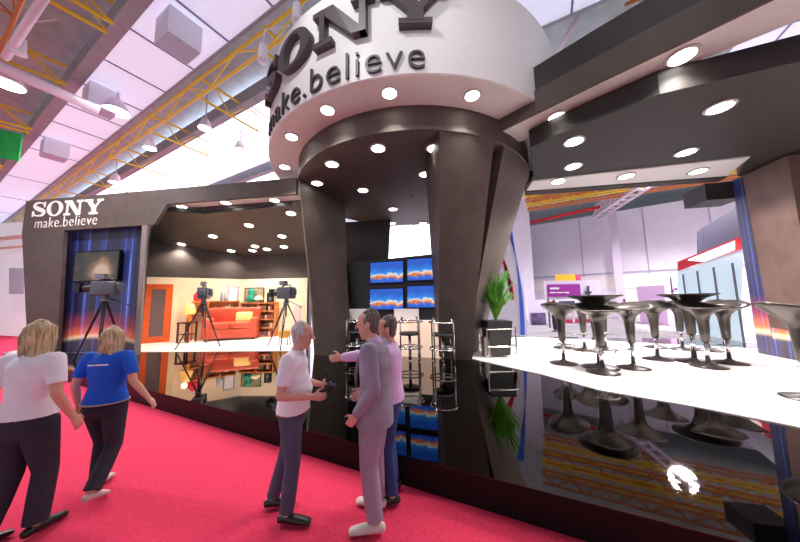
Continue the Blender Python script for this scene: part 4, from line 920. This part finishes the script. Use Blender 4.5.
def person(pos, yaw, H, label, J, shirt, trouser, hair, shoe, vox=.009, skin=SKIN, fingers=True, group=None):
    """J: joints in metres for a 1.75 m figure; x right, y ahead, z up"""
    k = H/1.75
    root = bpy.data.objects.new('person', None); COL.objects.link(root); root.location = pos; root.rotation_euler = (0, 0, yaw); root.scale = (k, k, k)
    tag(root, label, 'person', group)
    D = dict(pel=(0, 0, .95), chest=(0, .0, 1.28), neck=(0, -.01, 1.48), head=(0, .02, 1.625), hyaw=0, hpitch=0, woman=False,
             sL=(-.19, -.01, 1.425), sR=(.19, -.01, 1.425), eL=(-.235, -.04, 1.14), eR=(.235, -.04, 1.14), wL=(-.24, .03, .9), wR=(.24, .03, .9),
             hL=(-.09, 0, .92), hR=(.09, 0, .92), kL=(-.1, .03, .5), kR=(.1, .03, .5), aL=(-.11, -.02, .085), aR=(.11, -.02, .085), tL=(-.14, .17, .03), tR=(.14, .17, .03), belly=0)
    D.update(J); g_ = {n: V(v) if isinstance(v, tuple) else v for n, v in D.items()}
    wo = g_['woman']; pel, ch, nk, hd = g_['pel'], g_['chest'], g_['neck'], g_['head']
    sd = (g_['sR']-g_['sL']).normalized(); hs = (g_['hR']-g_['hL']).normalized()
    hw = .175 if wo else .16; ww = .14 if wo else .15; cw = .165 if wo else .18
    bl = g_['belly']
    def torso(b, o, lo=None):
        L = [(pel-V((0, 0, .06)), hw+o, .12+o), (pel+V((0, 0, .06)), hw+o, .118+o), (pel.lerp(ch, .5)+V((0, bl*.6, 0)), ww+o, .105+o+bl*.6), (ch+V((0, bl*.2, 0)), cw+o, .115+o), (ch.lerp(nk, .55), cw+.005+o, .105+o), (ch.lerp(nk, .74), .1+o, .07+o)]
        chain(b, L, sd, 20)
    # skin
    bm = NB(); torso(bm, -.018)
    chain(bm, [(ch.lerp(nk, .8), .07, .06), (nk, .056, .058), (nk.lerp(hd, .6), .05, .056)], sd)
    HR = Matrix.Rotation(g_['hyaw'], 3, 'Z') @ Matrix.Rotation(g_['hpitch'], 3, 'X')
    h = lambda x, y, z: hd + HR @ V((x, y, z)); hx = HR @ V((1, 0, 0))
    chain(bm, [(h(0, .05, -.118), .025, .02), (h(0, .04, -.105), .042, .042), (h(0, .02, -.065), .058, .07), (h(0, .008, -.015), .069, .088), (h(0, 0, .04), .073, .096), (h(0, -.005, .08), .066, .088), (h(0, -.008, .108), .04, .055)], hx, 20)
    chain(bm, [(h(0, .092, .02), .009, .008), (h(0, .108, -.012), .012, .01), (h(0, .116, -.03), .016, .012)], hx, 10)
    chain(bm, [(h(-.03, .085, .03), .006, .006), (h(.03, .085, .03), .006, .006)], (0, 0, 1), 8)
    chain(bm, [(h(-.02, .082, -.066), .006, .006), (h(.02, .082, -.066), .006, .006)], (0, 0, 1), 8)
    for s in (-1, 1): chain(bm, [(h(s*.074, -.005, -.03), .008, .016), (h(s*.079, -.01, .005), .01, .022), (h(s*.077, -.015, .02), .009, .016)], hx, 8)
    for s, S_, E_, W_ in ((-1, 'sL', 'eL', 'wL'), (1, 'sR', 'eR', 'wR')):
        a, e_, w_ = g_[S_], g_[E_], g_[W_]
        chain(bm, [(a, .05, .052), (a.lerp(e_, .5), .043, .045), (e_, .037, .038)], (1, 0, 0))
        chain(bm, [(e_, .037, .038), (e_.lerp(w_, .35), .037, .038), (w_, .025, .028)], (1, 0, 0))
        d = (w_-e_).normalized(); up = V((0, 0, 1)) if abs(d.z) < .75 else V((0, 1, 0))
        up = (up-d*up.dot(d)).normalized(); pa = d.cross(up)      # up: towards the thumb side, pa: palm normal
        inn = pa if (pa.x*s) < 0 or abs(pa.x) < .1 else -pa
        chain(bm, [(w_, .028, .02), (w_+d*.04, .036, .017), (w_+d*.085, .04, .016)], up, 12)
        if fingers:
            for i, (o_, l_) in enumerate(((.030, .068), (.010, .076), (-.010, .071), (-.029, .055))):
                b0 = w_+d*.085+up*o_; k1 = b0+d*l_*.45+inn*.008; k2 = k1+(d*.75+inn*.6).normalized()*l_*.33; k3 = k2+(d*.35+inn*.9).normalized()*l_*.28
                chain(bm, [(b0-d*.03, .009, .009), (b0, .0095, .009), (k1, .0088, .0085), (k2, .008, .008), (k3, .007, .007)], up, 8)
            b0 = w_+d*.03+up*.028; chain(bm, [(b0, .013, .012), (b0+up*.03+d*.028+inn*.012, .0105, .01), (b0+up*.036+d*.06+inn*.022, .009, .009)], inn, 8)
    for S_ in 'LR':
        hp, kn_, an, to = g_['h'+S_], g_['k'+S_], g_['a'+S_], g_['t'+S_]
        chain(bm, [(hp, .075, .08), (hp.lerp(kn_, .5), .062, .066), (kn_, .048, .05), (kn_.lerp(an, .35), .047, .05), (an, .034, .036)], hs)
        chain(bm, [(an+V((0, 0, -.02)), .03, .03), (an.lerp(to, .6)+V((0, 0, -.01)), .032, .024)], hs, 10)
    weld('skin', bm, skin, root, vox)
    for s in (-1, 1):
        bm = NB(); ball(bm, h(s*.03, .0835, .004), (.011, .008, .008), 10, 6, HR); e_ = obj('eye', bm, EYE, None, True); e_.parent = root
    # trousers
    bm = NB(); fl = J.get('flare', .0); tw = J.get('tw', 1)
    chain(bm, [(pel+V((0, 0, .07)), hw*.97, .118), (pel, hw+.012, .13), (pel-V((0, 0, .09)), hw+.004, .122)], hs, 20)
    for S_ in 'LR':
        hp, kn_, an = g_['h'+S_], g_['k'+S_], g_['a'+S_]
        chain(bm, [(hp, .098*tw, .11*tw), (hp.lerp(kn_, .45), .085*tw, .092*tw), (kn_, .066*tw, .07*tw), (kn_.lerp(an, .5), .064*tw+fl*.3, .068*tw+fl*.3), (an+V((0, 0, .015)), .056*tw+fl, .06*tw+fl)], hs, 16, True)
    weld('trousers', bm, trouser, root, vox*1.1)
    for S_ in 'LR':
        an, to = g_['a'+S_], g_['t'+S_]; d = V((to.x-an.x, to.y-an.y, to.z-an.z+.05)).normalized()
        bm = NB(); chain(bm, [(an-d*.055+V((0, 0, -.035)), .036, .036), (an+V((0, 0, -.03)), .04, .042), (an.lerp(to, .55)+V((0, 0, -.01)), .045, .034), (to, .042, .024)], hs, 14); weld('shoe', bm, shoe, root, vox)
    # shirt or jacket
    st = J.get('top', 'shirt'); o_ = .022 if st == 'jacket' else .012
    bm = NB(); hem = J.get('hem', .02)
    chain(bm, [(pel-V((0, 0, hem)), hw+o_+.02, .14+o_), (pel+V((0, 0, .03)), hw+o_+.01, .134+o_), (pel.lerp(ch, .5)+V((0, bl*.6, 0)), ww+o_+.004, .112+o_+bl*.6), (ch+V((0, bl*.2, 0)), cw+o_, .117+o_), (ch.lerp(nk, .55), cw+.005+o_, .107+o_), (ch.lerp(nk, .8), .125+o_, .08+o_), (ch.lerp(nk, .93), .085, .074)], sd, 24, True)
    for S_, E_, W_ in (('sL', 'eL', 'wL'), ('sR', 'eR', 'wR')):
        a, e_, w_ = g_[S_], g_[E_], g_[W_]; nb = ch.lerp(nk, .62)
        chain(bm, [(nb, .07, .07), (a, .06+o_*.6, .062+o_*.6), (a.lerp(e_, .45), .055+o_*.5, .057+o_*.5)] + ([(a.lerp(e_, .72), .053+o_*.5, .055+o_*.5)] if st == 'shirt' else [(e_, .052+o_*.3, .054+o_*.3)]), (1, 0, 0), 14, st == 'shirt')
        chain(bm, [(nb, .07, .07), (a, .058+o_*.6, .06+o_*.6)], (1, 0, 0), 14)
        if st != 'shirt': chain(bm, [(e_, .052+o_*.3, .054+o_*.3), (e_.lerp(w_, .5), .05, .052), (e_.lerp(w_, .94), .042, .044)], (1, 0, 0), 14)
    chain(bm, [(ch.lerp(nk, .8), .085, .075), (nk-V((0, 0, .012)), .064, .066)], sd, 14)
    top = weld(J.get('topname', 'shirt'), bm, shirt, root, vox*1.1)
    # hair
    if hair:
        hm, style = hair; bm = NB()
        if style == 'long':
            chain(bm, [(h(.01, -.05, -.25), .04, .022), (h(0, -.05, -.2), .07, .034), (h(0, -.04, -.1), .09, .055), (h(0, -.024, 0), .091, .088), (h(0, -.014, .06), .086, .096), (h(0, -.012, .1), .065, .074), (h(0, -.012, .122), .034, .04)], hx, 18)
            for s in (-1, 1): chain(bm, [(h(s*.085, -.03, -.24-.02*s), .016, .03), (h(s*.082, -.01, -.15), .025, .045), (h(s*.08, .005, -.04), .022, .052), (h(s*.06, .01, .07), .03, .055)], hx, 12)
            for s in (-.5, .1, .6): chain(bm, [(h(s*.07, -.075, -.27+.05*abs(s)), .012, .012), (h(s*.09, -.085, -.12), .022, .02), (h(s*.08, -.1, .0), .022, .018), (h(s*.04, -.08, .08), .015, .015)], hx, 8)
        else:
            th = style == 'thin'
            chain(bm, [(h(0, -.055, -.055), .055, .04), (h(0, -.04, -.01), .074, .066), (h(0, -.026 if th else -.03, .045), .08, .086), (h(0, -.02 if th else -.018, .085), .072, .086)] + ([(h(0, -.018, .114), .048, .062)] if th else [(h(0, -.005, .108), .05, .075)]), hx, 18)
            for s in (-1, 1): chain(bm, [(h(s*.068, .012, .0), .008, .012), (h(s*.07, .01, .05), .01, .03)], hx, 8)
        weld('hair', bm, hm, root, vox)
    return root, g_
WSH = mat('white_shirt', (240, 234, 244), .8, noise=.04, nscale=9, bump=.8); JEAN = mat('slate_trousers', (74, 76, 100), .85, noise=.12, nscale=8, bump=.8)
DKT = mat('charcoal_trousers', (46, 44, 58), .9, noise=.12, nscale=8, bump=.8); BLT = mat('cobalt_shirt', (10, 88, 214), .8, noise=.08, nscale=7, bump=.8)
SUIT = mat('grey_suit', (142, 132, 152), .85, noise=.08, nscale=10, bump=.8); PINK = mat('pink_shirt', (214, 178, 220), .8, noise=.05, nscale=9, bump=.8)
SUITP = mat('grey_suit_trousers', (150, 132, 150), .85, noise=.08, nscale=10, bump=.8)
def hair_mat(name, c1, c2):
    m = mat(name, c1, .55); nt = m.node_tree; b = nt.nodes['Principled BSDF']
    tc = nt.nodes.new('ShaderNodeTexCoord'); mp = nt.nodes.new('ShaderNodeMapping'); mp.inputs['Scale'].default_value = (70, 70, 7)
    n = nt.nodes.new('ShaderNodeTexNoise'); n.inputs['Scale'].default_value = 1; n.inputs['Detail'].default_value = 3; rp = nt.nodes.new('ShaderNodeValToRGB'); bp = nt.nodes.new('ShaderNodeBump'); bp.inputs['Strength'].default_value = .5; bp.inputs['Distance'].default_value = .02
    rp.color_ramp.elements[0].position = .35; rp.color_ramp.elements[0].color = lin(c2)+(1,); rp.color_ramp.elements[1].position = .68; rp.color_ramp.elements[1].color = lin(c1)+(1,)
    L = nt.links.new; L(tc.outputs['Object'], mp.inputs[0]); L(mp.outputs[0], n.inputs['Vector']); L(n.outputs['Fac'], rp.inputs['Fac']); L(rp.outputs['Color'], b.inputs['Base Color']); L(n.outputs['Fac'], bp.inputs['Height']); L(bp.outputs['Normal'], b.inputs['Normal']); return m
BLOND = hair_mat('ash_blond_hair', (224, 200, 158), (142, 116, 82)); GRH = hair_mat('white_hair', (220, 214, 218), (170, 160, 164)); DKH = hair_mat('grey_brown_hair', (126, 114, 112), (64, 52, 50))
BSHOE = mat('black_shoe', (26, 24, 26), .35); TSHOE = mat('pale_shoe', (198, 186, 180), .5); SKINR = mat('ruddy_skin', (208, 154, 138), .6)
# white-shirted man, seen from his right side, facing right
f1 = atz(291, 515, 0)
p1, _ = person(f1, radians(-84), 1.66, 'grey-haired man in a white short-sleeved shirt facing right, holding a small dark device', dict(
    chest=(0, -.02, 1.28), neck=(0, .02, 1.475), head=(0, .07, 1.615), hpitch=0, belly=.05,
    sL=(-.19, .0, 1.42), sR=(.19, -.01, 1.42), eR=(.25, -.05, 1.13), wR=(.17, .2, 1.09), eL=(-.24, .02, 1.13), wL=(-.1, .23, 1.12),
    kR=(.1, .03, .5), aR=(.11, -.01, .085), tR=(.14, .19, .03), kL=(-.09, -.08, .5), aL=(-.11, -.2, .085), tL=(-.13, -.01, .03)), WSH, JEAN, (GRH, 'thin'), BSHOE, skin=SKINR)
bm = NB(); chain(bm, [((0, 0, .915), .182, .15), ((0, 0, .935), .182, .15)], (1, 0, 0), 20, True); b_ = obj('belt', bm, mat('brown_belt', (96, 56, 44), .5), None, True); b_.parent = p1
# suited man, seen from behind his left side, facing left
f2 = atz(376, 521, 0)
p2, _ = person(f2, radians(80), 1.75, 'man in a grey lilac suit facing left, one hand by his pocket', dict(
    top='jacket', topname='jacket', hem=.16, chest=(0, -.01, 1.29), neck=(0, .02, 1.49), head=(0, .06, 1.63), hyaw=.1,
    sL=(-.2, 0, 1.435), sR=(.2, -.01, 1.435), eL=(-.255, -.06, 1.14), wL=(-.215, .1, .93), eR=(.25, -.03, 1.14), wR=(.2, .16, 1.0),
    kL=(-.1, .03, .5), aL=(-.13, -.03, .085), tL=(-.17, .16, .03), kR=(.1, .03, .5), aR=(.14, .02, .085), tR=(.16, .21, .03), tw=1.12), SUIT, SUITP, (DKH, 'short'), TSHOE, skin=SKINR)
bm = NB(); chain(bm, [((0, .0, 1.462), .074, .076), ((0, .012, 1.488), .066, .068)], (1, 0, 0), 16); b_ = obj('collar', bm, PINK, None, True); b_.parent = p2
bm = NB(); tube(bm, [(-.035, .07, 1.455), (-.075, .118, 1.36), (-.06, .158, 1.2), (-.02, .165, 1.08)], [.012, .02, .016, .008], 8); b_ = obj('lapel', bm, mat('suit_lapel', (122, 112, 132), .85), None, True); b_.parent = p2
# third man behind, pointing left
f3 = atz(391, 497, 0)
p3, _ = person(f3, radians(88), 1.68, 'man in a pink shirt behind the suited man, pointing left with his arm', dict(
    top='long', chest=(0, 0, 1.29), sL=(-.19, .03, 1.43), eL=(-.2, .25, 1.40), wL=(-.19, .44, 1.38), sR=(.19, -.02, 1.43)), PINK, mat('blue_jeans', (40, 56, 110), .85, noise=.15, nscale=8), (DKH, 'short'), BSHOE)
# woman in blue walking away
f4 = atz(97, 494, 0)
p4, _ = person(f4, radians(10), 1.62, 'blond woman in a cobalt blue shirt and dark trousers walking away from the viewer', dict(
    woman=True, top='shirt', hem=.01, tw=1.12, flare=.008, eL=(-.27, -.04, 1.15), wL=(-.3, .06, .91), eR=(.29, -.06, 1.16), wR=(.43, -.04, .97),
    kL=(-.08, .12, .5), aL=(-.08, .1, .085), tL=(-.09, .3, .03), kR=(.1, .02, .48), aR=(.1, -.2, .13), tR=(.12, -.05, .035)), BLT, DKT, (BLOND, 'long'), TSHOE)
bm = NB()
for k in range(9): box(bm, (-.085+k*.021, -.137, 1.362), (.016, .006, .014))
b_ = obj('back_print', bm, WSH, None); b_.parent = p4
bm = NB(); chain(bm, [((0, 0, .944), .212, .17), ((0, 0, .955), .211, .169)], (1, 0, 0), 20, True); b_ = obj('waist_band', bm, mat('tan_band', (186, 160, 150), .7), None, True); b_.parent = p4
# woman in white at the left edge
f5 = atz(13, 541, 0)
p5, _ = person(f5, radians(2), 1.72, 'blond woman in a white top and black trousers walking away at the left edge', dict(
    woman=True, top='shirt', hem=-.02, tw=1.15, flare=.008, eL=(-.28, -.04, 1.14), wL=(-.3, .06, .9), eR=(.27, -.05, 1.15), wR=(.3, .06, .93),
    kL=(-.09, .0, .5), aL=(-.1, -.12, .1), tL=(-.1, .05, .03), kR=(.1, .08, .5), aR=(.1, .05, .085), tR=(.12, .24, .03)), WSH, DKT, (BLOND, 'long'), BSHOE)
# small dark device in the first man's hands
M1 = Matrix.Translation(f1) @ Matrix.Rotation(radians(-84), 4, 'Z') @ Matrix.Scale(1.66/1.75, 4)
bm = NB(); rbox(bm, (.05, .33, 1.13), (.13, .05, .09), .012); rbox(bm, (.02, .32, 1.22), (.03, .03, .13), .008); tube(bm, [(.05, .35, 1.13), (.05, .40, 1.13)], .032, 12)
for v in bm.verts: v.co = M1 @ v.co
tag(obj('handheld_camera', bm, BLK), 'small dark device held in front of the white-shirted man', 'camera')
# far visitors
for px, py, Y, h_, yw, m1, m2, lab in ((557, 345, 15, 1.7, 30, DKT, DKT, 'distant visitor in dark clothes left of the front bar stools'), (596, 345, 17, 1.7, 100, DKT, JEAN, 'distant visitor in dark clothes behind the direction sign'), (629, 345, 18, 1.66, -40, BLT, DKT, 'distant visitor in a blue shirt between the bar tables')):
    c = at(px, py, Y); c.z = 0; person(c, radians(yw), h_, lab, {}, m1, m2, (DKH, 'short'), BSHOE, vox=.025, fingers=False, group='visitors far in the hall')
# ------------------------------------------------------------------ world
w = bpy.data.worlds.new('world'); S.world = w; w.use_nodes = True
bgn = w.node_tree.nodes['Background']; bgn.inputs[0].default_value = (.9, .9, 1.0, 1); bgn.inputs[1].default_value = .82
for o in bpy.data.objects:
    if '_local' in o: del o['_local']
